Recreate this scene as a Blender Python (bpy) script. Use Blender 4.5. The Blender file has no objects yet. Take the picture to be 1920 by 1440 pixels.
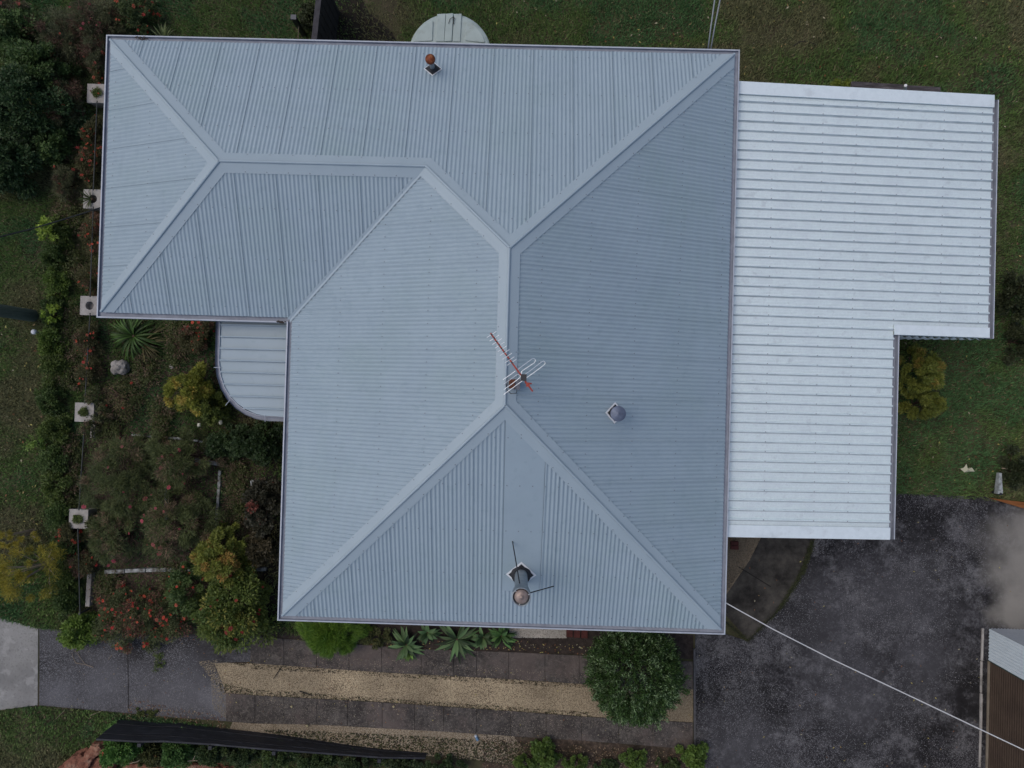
import bpy, math, random
import numpy as np
from mathutils import Matrix, Vector
rnd = random.Random(7); rg = np.random.default_rng(11)
SC = bpy.context.scene; COL = SC.collection
# ------------------------------------------------------------------ camera, sky, sun, exposure
E = 3.3; DC = 13.6; H = E + DC; FPX = 1320.0
AX, AY, YAW = -0.0109, 0.0092, 0.0282
def rotm():
    c, s = math.cos(YAW), math.sin(YAW)
    Rz = np.array([[c,-s,0],[s,c,0],[0,0,1]])
    Rx = np.array([[1,0,0],[0,math.cos(AX),-math.sin(AX)],[0,math.sin(AX),math.cos(AX)]])
    Ry = np.array([[math.cos(AY),0,math.sin(AY)],[0,1,0],[-math.sin(AY),0,math.cos(AY)]])
    return Ry @ Rx @ Rz
R = rotm()
cd = bpy.data.cameras.new('camera'); cam = bpy.data.objects.new('camera', cd); COL.objects.link(cam)
cd.sensor_width = 36; cd.lens = 36 * FPX / 1920; cd.clip_end = 1000; cd.clip_start = .1
r, u_, b = (R[0,0],-R[0,1],-R[0,2]), (-R[1,0],R[1,1],R[1,2]), (-R[2,0],R[2,1],R[2,2])
cam.matrix_world = Matrix(((r[0],u_[0],b[0],0),(r[1],u_[1],b[1],0),(r[2],u_[2],b[2],H),(0,0,0,1)))
SC.camera = cam
SC.render.resolution_x = 1024; SC.render.resolution_y = 768
w = bpy.data.worlds.new("World"); SC.world = w; w.use_nodes = True
nt = w.node_tree; bg = nt.nodes['Background']; sky = nt.nodes.new('ShaderNodeTexSky')
SUN_EL, SUN_AZ = 61.0, 288.0      # azimuth clockwise from +Y: light comes from the upper left
sky.sky_type = 'NISHITA'; sky.sun_disc = False
sky.sun_elevation = math.radians(SUN_EL); sky.sun_rotation = math.radians(SUN_AZ)
sky.air_density = 1.0; sky.dust_density = 4.0; sky.ozone_density = 1.0
nt.links.new(sky.outputs[0], bg.inputs[0]); bg.inputs[1].default_value = 0.15
sl = bpy.data.lights.new('sun', 'SUN'); sun = bpy.data.objects.new('sun', sl); COL.objects.link(sun)
sl.energy = 0.5; sl.angle = math.radians(40); sl.color = (1, .96, .9)
az = math.radians(SUN_AZ); el = math.radians(SUN_EL)
dv = Vector((math.sin(az)*math.cos(el), math.cos(az)*math.cos(el), math.sin(el)))
sun.rotation_euler = dv.to_track_quat('Z', 'Y').to_euler()
vs = SC.view_settings; vs.view_transform = 'Standard'; vs.look = 'None'; vs.gamma = 1; vs.use_curve_mapping = False
vs.exposure = -0.2
# ------------------------------------------------------------------ helpers
def P(px, py, z=0.0):
    """ground or height-z point seen at photo pixel (px, py)"""
    d = R.T @ np.array([(px-960)/FPX, (py-720)/FPX, 1.0])
    k = (H - z) / d[2]
    return np.array([d[0]*k, -d[1]*k, z])
def tag(o, label=None, cat=None, group=None, kind=None):
    if label: o['label'] = label
    if cat: o['category'] = cat
    if group: o['group'] = group
    if kind: o['kind'] = kind
    return o
def thing(name, label, cat, loc=(0,0,0), group=None):
    o = bpy.data.objects.new(name, None); COL.objects.link(o); o.location = tuple(loc); o.empty_display_size = .1
    return tag(o, label, cat, group)
class MB:
    def __init__(s): s.v = []; s.f = []; s.m = []
    def add(s, vs, fs, mi=0):
        n = len(s.v); s.v += [tuple(map(float, q)) for q in vs]
        s.f += [tuple(i+n for i in f) for f in fs]; s.m += [mi]*len(fs); return s
    def box(s, a, b, mi=0):
        x0,y0,z0 = a; x1,y1,z1 = b
        return s.add([(x0,y0,z0),(x1,y0,z0),(x1,y1,z0),(x0,y1,z0),(x0,y0,z1),(x1,y0,z1),(x1,y1,z1),(x0,y1,z1)],
            [(3,2,1,0),(4,5,6,7),(0,1,5,4),(1,2,6,5),(2,3,7,6),(3,0,4,7)], mi)
    def prism(s, poly, z0, z1, mi=0):
        n = len(poly); vs = [(p[0],p[1],z0) for p in poly] + [(p[0],p[1],z1) for p in poly]
        ar = sum(poly[i][0]*poly[(i+1)%n][1]-poly[(i+1)%n][0]*poly[i][1] for i in range(n))
        if ar < 0: vs = [vs[i] for i in list(range(n-1,-1,-1))+list(range(2*n-1,n-1,-1))]
        return s.add(vs, [tuple(range(n-1,-1,-1)), tuple(range(n,2*n))]+[(i,(i+1)%n,(i+1)%n+n,i+n) for i in range(n)], mi)
    def tube(s, pts, rad, seg=8, mi=0, cap=True):
        pts = [np.array(p, float) for p in pts]; rads = rad if hasattr(rad,'__len__') else [rad]*len(pts)
        base = len(s.v); prev = None
        for i, p in enumerate(pts):
            t = pts[min(i+1,len(pts)-1)] - pts[max(i-1,0)]; t = t/(np.linalg.norm(t)+1e-9)
            a = np.cross(t, (0,0,1)) if abs(t[2]) < .95 else np.cross(t, (1,0,0))
            if prev is not None and np.dot(a, prev) < 0 and abs(t[2]) < .95: a = a
            a = a/np.linalg.norm(a); bb = np.cross(t, a); prev = a
            for k in range(seg):
                an = 2*math.pi*k/seg; s.v.append(tuple(p + rads[i]*(a*math.cos(an)+bb*math.sin(an))))
        for i in range(len(pts)-1):
            for k in range(seg):
                q = base+i*seg; s.f.append((q+k, q+(k+1)%seg, q+seg+(k+1)%seg, q+seg+k)); s.m.append(mi)
        if cap:
            s.f.append(tuple(base+k for k in range(seg-1,-1,-1))); s.m.append(mi)
            q = base+(len(pts)-1)*seg; s.f.append(tuple(q+k for k in range(seg))); s.m.append(mi)
        return s
    def lathe(s, c, prof, seg=24, mi=0):
        base = len(s.v)
        for (rr, zz) in prof:
            for k in range(seg):
                an = 2*math.pi*k/seg; s.v.append((c[0]+rr*math.cos(an), c[1]+rr*math.sin(an), c[2]+zz))
        for i in range(len(prof)-1):
            for k in range(seg):
                q = base+i*seg; s.f.append((q+k, q+(k+1)%seg, q+seg+(k+1)%seg, q+seg+k)); s.m.append(mi)
        return s
    def build(s, name, mats, parent=None, smooth=False, loc=None):
        me = bpy.data.meshes.new(name); me.from_pydata(s.v, [], s.f)
        if not isinstance(mats, (list,tuple)): mats = [mats]
        for m in mats: me.materials.append(m)
        me.polygons.foreach_set('material_index', s.m)
        if smooth: me.polygons.foreach_set('use_smooth', [True]*len(s.f))
        me.update(); o = bpy.data.objects.new(name, me); COL.objects.link(o)
        if parent is not None:
            o.parent = parent; o.matrix_parent_inverse = Matrix.Identity(4)
            me.transform(Matrix.Translation(-world_loc(parent)))
        return o
def world_loc(o):
    v = Vector((0,0,0))
    while o is not None: v += o.location; o = o.parent
    return v
def np_mesh(name, v, f, mat, parent=None, col=None, smooth=False):
    """v (N,3), f (M,k) constant k; col (N,3) per-vertex pigment variation"""
    me = bpy.data.meshes.new(name); M, k = f.shape
    me.vertices.add(len(v)); v = v.astype(np.float32)
    if parent is not None: v = v - np.array(world_loc(parent), dtype=np.float32)
    me.vertices.foreach_set('co', v.ravel())
    me.loops.add(M*k); me.loops.foreach_set('vertex_index', f.astype(np.int32).ravel())
    me.polygons.add(M); me.polygons.foreach_set('loop_start', (np.arange(M)*k).astype(np.int32))
    if smooth: me.polygons.foreach_set('use_smooth', np.ones(M, dtype=bool))
    me.update(calc_edges=True)
    if col is not None:
        at = me.color_attributes.new('tint', 'FLOAT_COLOR', 'POINT')
        c4 = np.ones((len(v),4), dtype=np.float32); c4[:,:3] = col; at.data.foreach_set('color', c4.ravel())
    me.materials.append(mat); o = bpy.data.objects.new(name, me); COL.objects.link(o)
    if parent is not None: o.parent = parent
    return o
def vnoise(x, y, sc, seed=0, octv=3):
    out = np.zeros_like(x); amp = 1; tot = 0
    for o in range(octv):
        g = np.random.default_rng(seed+o*17).random((64,64)); xs = x*sc*2**o+100.3; ys = y*sc*2**o+77.7
        xi = np.floor(xs).astype(int); yi = np.floor(ys).astype(int); fx = xs-xi; fy = ys-yi
        fx = fx*fx*(3-2*fx); fy = fy*fy*(3-2*fy); G = lambda a, b_: g[a % 64, b_ % 64]
        out += amp*((G(xi,yi)*(1-fx)+G(xi+1,yi)*fx)*(1-fy)+(G(xi,yi+1)*(1-fx)+G(xi+1,yi+1)*fx)*fy)
        tot += amp; amp *= .5
    return out/tot
def inpoly(x, y, poly):
    ins = np.zeros(x.shape, bool); n = len(poly)
    for i in range(n):
        x0,y0 = poly[i][0],poly[i][1]; x1,y1 = poly[(i+1)%n][0],poly[(i+1)%n][1]
        c = ((y0 > y) != (y1 > y)) & (x < (x1-x0)*(y-y0)/((y1-y0) if y1 != y0 else 1e-9)+x0); ins ^= c
    return ins
def PP(lst, z=0.0): return [P(a, b_, z) for a, b_ in lst]
# ------------------------------------------------------------------ materials
def mat(name, base=(.5,.5,.5), rough=.6, metal=0.0, spec=.5):
    m = bpy.data.materials.new(name); m.use_nodes = True; p = m.node_tree.nodes['Principled BSDF']
    p.inputs['Base Color'].default_value = (*base,1); p.inputs['Roughness'].default_value = rough
    p.inputs['Metallic'].default_value = metal; p.inputs['Specular IOR Level'].default_value = spec
    return m
def noisemat(name, stops, scale=5, detail=8, rough=.8, bump=.0, bscale=None, layers=(), metal=0.0, spec=.3, stretch=(1,1,1), nrough=.6):
    """object-space noise ramp; layers = (scale, lo, hi, colour, factor[, detail]) blotches mixed on top"""
    m = mat(name, rough=rough, metal=metal, spec=spec); t = m.node_tree; L = t.links; N = t.nodes.new
    p = t.nodes['Principled BSDF']; tc = N('ShaderNodeTexCoord'); mp = N('ShaderNodeMapping'); mp.inputs['Scale'].default_value = stretch
    L.new(tc.outputs['Object'], mp.inputs[0])
    def noise(sc, de, off=0):
        n = N('ShaderNodeTexNoise'); n.inputs['Scale'].default_value = sc; n.inputs['Detail'].default_value = de
        n.inputs['Roughness'].default_value = nrough
        q = N('ShaderNodeMapping'); q.inputs['Location'].default_value = (off*3.1, off*7.7, off); L.new(mp.outputs[0], q.inputs[0])
        L.new(q.outputs[0], n.inputs['Vector']); return n
    n = noise(scale, detail); rp = N('ShaderNodeValToRGB'); el_ = rp.color_ramp.elements
    while len(el_) < len(stops): el_.new(.5)
    for e, (pos, c) in zip(el_, stops): e.position = pos; e.color = (*c,1)
    L.new(n.outputs[0], rp.inputs[0]); out = rp.outputs[0]
    for i, ly in enumerate(layers):
        sc, lo, hi, c, fac = ly[:5]; k = noise(sc, ly[5] if len(ly) > 5 else 6, i+1)
        mr = N('ShaderNodeMapRange'); mr.inputs[1].default_value = lo; mr.inputs[2].default_value = hi; mr.inputs[4].default_value = fac
        L.new(k.outputs[0], mr.inputs[0]); mx = N('ShaderNodeMix'); mx.data_type = 'RGBA'
        L.new(mr.outputs[0], mx.inputs[0]); L.new(out, mx.inputs[6]); mx.inputs[7].default_value = (*c,1); out = mx.outputs[2]
    L.new(out, p.inputs['Base Color'])
    if bump:
        bn = noise(bscale or scale*6, 4, 9); bu = N('ShaderNodeBump'); bu.inputs['Strength'].default_value = bump; bu.inputs['Distance'].default_value = .02
        L.new(bn.outputs[0], bu.inputs['Height']); L.new(bu.outputs[0], p.inputs['Normal'])
    return m
def tintmat(name, rough=.55, trans=.25, spec=.3):
    m = mat(name, rough=rough, spec=spec); t = m.node_tree; L = t.links; p = t.nodes['Principled BSDF']
    a = t.nodes.new('ShaderNodeAttribute'); a.attribute_name = 'tint'; L.new(a.outputs['Color'], p.inputs['Base Color'])
    if trans:
        tr = t.nodes.new('ShaderNodeBsdfTranslucent'); L.new(a.outputs['Color'], tr.inputs[0])
        mx = t.nodes.new('ShaderNodeMixShader'); mx.inputs[0].default_value = trans
        L.new(p.outputs[0], mx.inputs[1]); L.new(tr.outputs[0], mx.inputs[2]); L.new(mx.outputs[0], t.nodes['Material Output'].inputs[0])
    return m
LEAF = tintmat('leaf_tint'); BLADE = tintmat('grass_blade', .7, .2, .15); PETAL = tintmat('petal', .6, .2, .2)
ROOF = noisemat('painted_steel', [(.3,(.263,.341,.402)),(.7,(.289,.371,.432))], 1.3, 5, rough=.48, spec=.35,
    layers=((.55,.48,.7,(.25,.335,.37),.7),(7,.56,.70,(.20,.285,.32),.3)))
CAPM = noisemat('painted_capping', [(.3,(.290,.368,.426)),(.7,(.315,.395,.452))], 1.7, 5, rough=.5, spec=.35, layers=((6,.6,.75,(.22,.29,.33),.3),))
GUT = noisemat('gutter_paint', [(.3,(.36,.40,.46)),(.7,(.42,.46,.52))], 3, 5, rough=.5, layers=((5,.55,.7,(.22,.23,.25),.4),))
GUTIN = noisemat('gutter_inside', [(.3,(.20,.22,.27)),(.7,(.28,.31,.37))], 6, 6, rough=.8)  # darker tone for the channel inside the gutters
SCREW = mat('screw_head', (.15,.18,.21), .5)
ZINC = noisemat('zincalume', [(.3,(.69,.79,.80)),(.7,(.75,.85,.86))], 14, 6, rough=.4, metal=.3, spec=.5,
    layers=((2.2,.5,.75,(.60,.67,.71),.45),(40,.52,.62,(.60,.66,.71),.4,3),(5,.60,.7,(.45,.50,.53),.35)))
ZINCF = noisemat('zinc_flashing', [(.3,(.62,.71,.75)),(.7,(.69,.78,.82))], 9, 6, rough=.45, metal=.1,
    layers=((3,.55,.7,(.48,.54,.57),.5),(40,.66,.7,(.3,.33,.35),.5)))
LAPM = mat('sheet_lap_gap', (.20,.265,.315), .6)
RUBBER = mat('black_rubber', (.012,.013,.018), .6)
SEAL = mat('white_sealant', (.62,.66,.7), .5)
STEEL = noisemat('galvanised_pipe', [(.3,(.22,.26,.29)),(.7,(.34,.38,.41))], 12, 5, rough=.4, metal=.6)
RUST = noisemat('rusty_steel', [(.35,(.09,.022,.010)),(.55,(.22,.06,.02)),(.7,(.35,.16,.07))], 16, 6, rough=.5, metal=.3)
COWLTOP = noisemat('tarnished_cowl', [(.3,(.22,.17,.15)),(.7,(.36,.29,.26))], 9, 5, rough=.45, metal=.3)
SILVER = mat('bright_aluminium', (.72,.76,.80), .35, .5)
REDB = noisemat('red_boom', [(.3,(.22,.03,.02)),(.7,(.38,.07,.05))], 20, 4, rough=.5)
BLACKP = mat('black_plastic', (.015,.016,.02), .5)
WALLM = noisemat('cream_cladding', [(.3,(.34,.33,.29)),(.7,(.42,.41,.37))], 3, 6, rough=.8)
SOFF = mat('soffit_paint', (.5,.5,.48), .8)
# ------------------------------------------------------------------ the house roof
xa, xd, xb = -8.2446, -4.5318, 4.0993
ya, yg, yc = 6.7424, 1.2092, -4.5514
TP = 0.3916; W2 = (xb-xd)/2; w2 = (ya-yg)/2; MX = (xd+xb)/2
rise = lambda t: (t-.1)*TP
house = thing('house', 'long hipped house with pale blue-grey corrugated steel roof filling the middle of the view', 'house', (0,0,0))
A2,B2,C2,D2,F2,G2 = (xa,ya),(xb,ya),(xb,yc),(xd,yc),(xd,yg),(xa,yg)
P1,P2_,P3,P4 = (xa+w2,ya-w2),(xd+w2,ya-w2),(MX,ya-W2),(MX,yc+W2)
PLANES = [  # origin, along, inward, polygon, edge kinds (edge i joins vertex i and i+1)
    ((xa,ya),(0,-1),(1,0),[A2,G2,P1],['eave','cap','cap']),
    ((xa,ya),(1,0),(0,-1),[A2,B2,P3,P2_,P1],['eave','cap','cap','cap','cap']),
    ((xa,yg),(1,0),(0,1),[G2,F2,P2_,P1],['eave','valley','cap','cap']),
    ((xd,yc),(0,1),(1,0),[D2,F2,P2_,P3,P4],['eave','valley','cap','cap','cap']),
    ((xb,ya),(0,-1),(-1,0),[B2,C2,P4,P3],['eave','cap','cap','cap']),
    ((xd,yc),(1,0),(0,1),[D2,C2,P4],['eave','cap','cap']),
]
def plane_pt(pl, s, t, lift=0.0):
    O, u, v = pl[0], pl[1], pl[2]; nn = math.sqrt(1+TP*TP)
    return (O[0]+u[0]*s+v[0]*t - v[0]*TP/nn*lift, O[1]+u[1]*s+v[1]*t - v[1]*TP/nn*lift, E+rise(t)+lift/nn)
def st(pl, p): O,u,v = pl[0],pl[1],pl[2]; d = (p[0]-O[0],p[1]-O[1]); return (d[0]*u[0]+d[1]*u[1], d[0]*v[0]+d[1]*v[1])
def trange(poly, s):
    ts = []
    for i in range(len(poly)):
        (a0,b0),(a1,b1) = poly[i],poly[(i+1)%len(poly)]
        if a0 == a1: continue
        if min(a0,a1)-1e-9 <= s <= max(a0,a1)+1e-9: ts.append(b0+(b1-b0)*(s-a0)/(a1-a0))
    return (min(ts), max(ts)) if ts else None
PITCH = .076; SUBD = 8
def sheet(pl, idx):
    poly = [st(pl,p) for p in pl[3]]; s0 = min(a for a,_ in poly); s1 = max(a for a,_ in poly)
    brk = sorted(set(a for a,_ in poly)); smp = []
    n = int((s1-s0)/PITCH*SUBD); ph = [.3,.1,.55,.8,.2,.45][idx]
    for i in range(n+1):
        s = s0+(s1-s0)*i/n; smp.append(s)
    smp = sorted(smp+brk[1:-1])
    mb = MB(); prev = None; per = 10*PITCH
    for s in smp:
        q = (s/PITCH+ph); lapf = (s/per+ph*.1) % 1.0; hgt = (.0060 if idx == 1 else .0066 if idx in (0,2) else .0076)*math.cos(2*math.pi*q)
        hgt += (.0050 if idx < 3 else .0018)*(1-lapf)
        tr = trange(poly, s)
        if tr is None: continue
        lo, hi = max(tr[0], .105), tr[1]
        if hi <= lo: hi = lo+1e-4
        ns = 3
        row = [plane_pt(pl, s, lo+(hi-lo)*k/ns, hgt+.0068) for k in range(ns+1)]
        if prev is not None:
            mb.add(prev+row, [(k, k+ns+1, k+ns+2, k+1) for k in range(ns)])
        # lap edge: a small step where one sheet sits on the next
        if prev is not None and lapf < plap:
            row2 = [plane_pt(pl, s, lo+(hi-lo)*k/ns, hgt+.0068+.003) for k in range(ns+1)]
            row3 = [plane_pt(pl, s-.010, lo+(hi-lo)*k/ns, hgt+.0068+.0032) for k in range(ns+1)]
            mb.add(row3+row2+row, [(k, k+ns+1, k+ns+2, k+1) for k in range(ns)]+[(k+ns+1, k+2*ns+2, k+2*ns+3, k+ns+2) for k in range(ns)], 2 if idx < 3 else 0)
        plap = lapf; prev = row
    nsm = len(mb.f)
    # screws along battens
    tmax = max(b_ for _,b_ in poly); t = .28
    while t < tmax:
        k = 0
        while True:
            s = s0+ (k*3 + (1-ph))*PITCH; k += 1
            if s > s1: break
            tr = trange(poly, s)
            if tr and tr[0]+.08 < t < tr[1]-.22:
                c = plane_pt(pl, s, t, .0205); d = .0105
                mb.add([(c[0]+d*math.cos(a*math.pi/3), c[1]+d*math.sin(a*math.pi/3), c[2]+.004) for a in range(6)], [tuple(range(6))], 1)
        t += .87
    o = mb.build('roof_sheeting', [ROOF, SCREW, LAPM], house)
    sm = [i < nsm for i in range(len(mb.f))]
    o.data.polygons.foreach_set('use_smooth', sm)
    # keep lap steps and corrugation crisp
    return o
plap = 1.0
for i, pl in enumerate(PLANES):
    plap = 1.0; sheet(pl, i)
def line_int(p, d, q, e):
    det = d[0]*(-e[1])+e[0]*d[1]
    if abs(det) < 1e-9: return q
    rx, ry = q[0]-p[0], q[1]-p[1]; a = (rx*(-e[1])+e[0]*ry)/det
    return (p[0]+d[0]*a, p[1]+d[1]*a)
def inset(poly, offs):
    n = len(poly); ar = sum(poly[i][0]*poly[(i+1)%n][1]-poly[(i+1)%n][0]*poly[i][1] for i in range(n)); sg = 1 if ar > 0 else -1
    out = []
    for i in range(n):
        h_, i2 = (i-1)%n, (i+1)%n; def_ = []
        for (a, b_, k) in ((h_, i, h_), (i, i2, i)):
            d = (poly[b_][0]-poly[a][0], poly[b_][1]-poly[a][1]); l = math.hypot(*d); d = (d[0]/l, d[1]/l)
            nrm = (-d[1]*sg, d[0]*sg); def_.append(((poly[a][0]+nrm[0]*offs[k], poly[a][1]+nrm[1]*offs[k]), d))
        out.append(line_int(def_[0][0], def_[0][1], def_[1][0], def_[1][1]))
    return out
CW = .175; caps = {}
for pl in PLANES:
    poly = [st(pl,p) for p in pl[3]]; kinds = pl[4]; n = len(poly)
    outer = inset(poly, [.115 if k == 'eave' else 0 for k in kinds])
    inner = inset(poly, [.115 if k == 'eave' else (CW if k == 'cap' else 0.0) for k in kinds])
    for i, k in enumerate(kinds):
        j = (i+1)%n
        if k == 'cap':
            key = tuple(sorted([tuple(np.round(pl[3][i],3)), tuple(np.round(pl[3][j],3))]))
            mb = caps.setdefault(key, MB()); L1 = .0225
            a, b_, c, d = outer[i], outer[j], inner[j], inner[i]
            # outer edge in two slight steps: flat wing and turned-down lip
            q = [plane_pt(pl,*a,L1+.006), plane_pt(pl,*b_,L1+.006), plane_pt(pl,*c,L1), plane_pt(pl,*d,L1), plane_pt(pl,*c,L1-.012), plane_pt(pl,*d,L1-.012)]
            mb.add(q, [(0,1,2,3),(3,2,4,5)])
            # screws
            ln = math.hypot(c[0]-d[0], c[1]-d[1]); ns = int(ln/.38)
            for z in range(1, ns):
                f = z/ns; p0 = (d[0]+(c[0]-d[0])*f, d[1]+(c[1]-d[1])*f); p1 = (a[0]+(b_[0]-a[0])*f, a[1]+(b_[1]-a[1])*f)
                m_ = (p0[0]*.85+p1[0]*.15, p0[1]*.85+p1[1]*.15); cc = plane_pt(pl, *m_, L1+.004)
                mb.add([(cc[0]+.010*math.cos(x*math.pi/3), cc[1]+.010*math.sin(x*math.pi/3), cc[2]+.002) for x in range(6)], [tuple(range(6))], 1)
            if not hasattr(mb, 'edge'):
                s_a, s_b = plane_pt(pl,*a,L1), plane_pt(pl,*b_,L1); mb.edge = (s_a, s_b)
        if k == 'valley':
            a, b_ = poly[i], poly[j]; off = inset(poly, [0 if kk != 'valley' else .055 for kk in kinds])
            mb = caps.setdefault('valley', MB())
            oa = inset(poly, [.07 if kk == 'eave' else 0 for kk in kinds]); ob = inset(poly, [.07 if kk == 'eave' else (.05 if kk == 'valley' else 0) for kk in kinds])
            q = [plane_pt(pl,*oa[i],.019), plane_pt(pl,*oa[j],.019), plane_pt(pl,*ob[j],.0225), plane_pt(pl,*ob[i],.0225)]
            mb.add(q, [(0,1,2,3)])
for key, mb in caps.items():
    if key == 'valley': mb.build('valley_flashing', [CAPM], house); continue
    a, b_ = np.array(mb.edge[0]), np.array(mb.edge[1])
    mb.tube([a+(0,0,.014), b_+(0,0,.014)], .026, 12)
    L_ = np.linalg.norm(b_-a)
    for f_ in ((.36,.70) if L_ > 3.4 else (.5,)):
        q_ = a+(b_-a)*f_; mb.tube([q_+(0,0,.014)-(b_-a)/L_*.06, q_+(0,0,.014)+(b_-a)/L_*.06], .0285, 12)
    z = abs(a[2]-b_[2]) < .05
    mb.build('ridge_capping' if z else 'hip_capping', [CAPM, SCREW], house)
# gutters, soffit, fascia, walls
OUT = [A2,B2,C2,D2,F2,G2]
def ring(o): return inset(OUT, [o]*6)
prof = [(0,-.11),(0,0),(.026,.004),(.026,-.010),(.030,-.045),(.118,-.045),(.118,-.11)]
rings = [ring(o) for o,_ in prof]
for i in range(6):
    j = (i+1)%6; mb = MB()
    for k in range(len(prof)-1):
        mb.add([(*rings[k][i],E+prof[k][1]),(*rings[k][j],E+prof[k][1]),(*rings[k+1][j],E+prof[k+1][1]),(*rings[k+1][i],E+prof[k+1][1])],[(0,1,2,3)], 1 if k in (3,4) else 0)
    mb.build('gutter', [GUT, GUTIN], house)
mb = MB(); r1, r2 = ring(.122), ring(.145); n6 = 6
for i in range(6):
    j = (i+1)%6; mb.add([(*r1[i],E-.22),(*r1[j],E-.22),(*r1[j],E-.02),(*r1[i],E-.02)],[(0,1,2,3)])
    mb.add([(*r2[i],E-.22),(*r2[j],E-.22),(*r2[j],E-.02),(*r2[i],E-.02)],[(0,1,2,3)])
mb.build('fascia', GUT, house)
MB().prism(ring(.147), E-.20, E-.185).build('soffit', SOFF, house)
MB().prism(ring(.62), 0.0, E-.205).build('wall', WALLM, house)
def on_plane(pl, px, py, lift=0.0):
    """plan (s,t) on a roof plane seen at a photo pixel"""
    t = 1.0
    for _ in range(30):
        q = P(px, py, E+rise(t)+lift); s, t = st(pl, q)
    return s, t
# flat flashing tray running from the hip apex down to the flue
pl = PLANES[5]
sL, _ = on_plane(pl, 944, 1000); sR, _ = on_plane(pl, 1016, 1000); _, tb = on_plane(pl, 960, 1107)
inn = inset([st(pl,p) for p in pl[3]], [0,.03,.03]); tl = trange(inn, sL); tr_ = trange(inn, sR); ap = inn[2]
tray = [(sL,tb),(sR,tb),(sR,tr_[1]),(ap[0],ap[1])] if sL < ap[0] else [(sL,tb),(sR,tb),(sR,tr_[1]),(sL,tl[1])]
if sL < ap[0]: tray.append((sL, tl[1]))
mb = MB(); n = len(tray); Lf = .0195
mb.add([plane_pt(pl,*q,Lf) for q in tray]+[plane_pt(pl,*q,Lf-.011) for q in tray], [tuple(range(n))]+[(i,(i+1)%n,(i+1)%n+n,i+n) for i in range(n)])
mb.build('flashing_tray', ROOF, house)
# pipes through the roof
def diamond(pl, s, t, rad, lift, mb, mi, th=.004):
    q = [plane_pt(pl, s+rad*math.cos(a), t+rad*math.sin(a)/math.sqrt(1+TP*TP), lift) for a in (0,math.pi/2,math.pi,3*math.pi/2)]
    q2 = [(x,y,z-th) for x,y,z in q]; mb.add(q+q2, [(0,1,2,3)]+[(i,(i+1)%4,(i+1)%4+4,i+4) for i in range(4)], mi)
def roundring(c, r0, r1, z0, z1):
    return [(r0,z0),(r1,z0),(r1,z1),(r0,z1),(r0,z0)]
# tall flue
s, t = on_plane(pl, 977, 1076); base = np.array(plane_pt(pl, s, t, 0))
fl = MB(); fl.tube([base-(0,0,.1), base+(0,0,1.45)], .118, 28)
flue = fl.build('flue_pipe', STEEL, house, smooth=False); flue['label'] = 'tall grey flue with an open cowl'
m_ = MB(); diamond(pl, s, t, .285, .026, m_, 1); diamond(pl, s, t, .235, .034, m_, 0, .01)
m_.lathe(base+(0,0,-.02), [(.19,.04),(.185,.085),(.14,.12),(.125,.17),(.121,.17)], 28, 0)
m_.build('flue_flashing', [RUBBER, SEAL], flue)
top = base+(0,0,1.45)
c_ = MB(); c_.lathe(top, [(.122,-.28),(.15,-.24),(.152,.02),(.158,.03),(.152,.04),(.140,.035),(.138,-.2),(.120,-.26)], 32, 0)
c_.lathe(top, [(.119,-.06),(.119,.0),(.115,.03),(.06,.05),(.032,.055),(.03,.066),(0,.068)], 28, 1)
for a in (.3,2.4,4.5):
    v_ = np.array([math.cos(a),math.sin(a),0]); c_.tube([top+v_*.115+(0,0,.01), top+v_*.146+(0,0,.01)], .009, 6, 2)
c_.build('flue_cowl', [STEEL, COWLTOP, SILVER], flue, smooth=True)
for (ex, ey) in ((961,1014),(1038,1098)):
    s2, t2 = on_plane(pl, ex, ey); q = np.array(plane_pt(pl, s2, t2, .02))
    a_ = np.array(base+(0,0,1.12)); dd = (q-a_)/np.linalg.norm(q-a_); side = np.array([dd[0],dd[1],0]); side /= np.linalg.norm(side)
    MB().tube([a_+side*.118, q], .0105, 7).build('stay_rod', BLACKP, flue)
# small vent with rusty cap
pl = PLANES[1]; s, t = on_plane(pl, 812, 131); base = np.array(plane_pt(pl, s, t, 0))
v1 = MB().tube([base-(0,0,.1), base+(0,0,.42)], .045, 16).build('vent_pipe', STEEL, house); v1['label'] = 'short vent pipe with a rusty domed cap'
m_ = MB(); diamond(pl, s, t, .178, .026, m_, 1); diamond(pl, s, t, .153, .034, m_, 0, .008)
m_.lathe(base, [(.10,.035),(.09,.07),(.055,.10),(.047,.12)], 18, 0); m_.build('vent_flashing', [RUBBER, SEAL], v1)
MB().lathe(base+(0,0,.42), [(.062,-.03),(.09,-.02),(.094,.01),(.09,.035),(.075,.058),(.05,.075),(.02,.083),(0,.084)], 24).build('vent_cap', RUST, v1, smooth=True)
# right vent with broad grey cap
pl = PLANES[4]; s, t = on_plane(pl, 1151.5, 774); base = np.array(plane_pt(pl, s, t, 0))
v2 = MB().tube([base-(0,0,.1), base+(0,0,.50)], .06, 16).build('vent_pipe', STEEL, house); v2['label'] = 'vent pipe with a broad flat grey conical cap'
m_ = MB(); diamond(pl, s, t, .195, .026, m_, 1); diamond(pl, s, t, .155, .034, m_, 0, .008)
m_.lathe(base, [(.11,.035),(.10,.07),(.07,.10),(.062,.12)], 18, 0); m_.build('vent_flashing', [RUBBER, SEAL], v2)
MB().lathe(base+(0,0,.52), [(.115,-.03),(.134,-.02),(.136,.0),(.132,.012),(.08,.035),(.018,.05),(.014,.058),(0,.059)], 28).build('vent_cap',
    noisemat('dull_zinc', [(.3,(.09,.11,.16)),(.7,(.15,.18,.25))], 14, 5, rough=.5, metal=.4), v2)
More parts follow.
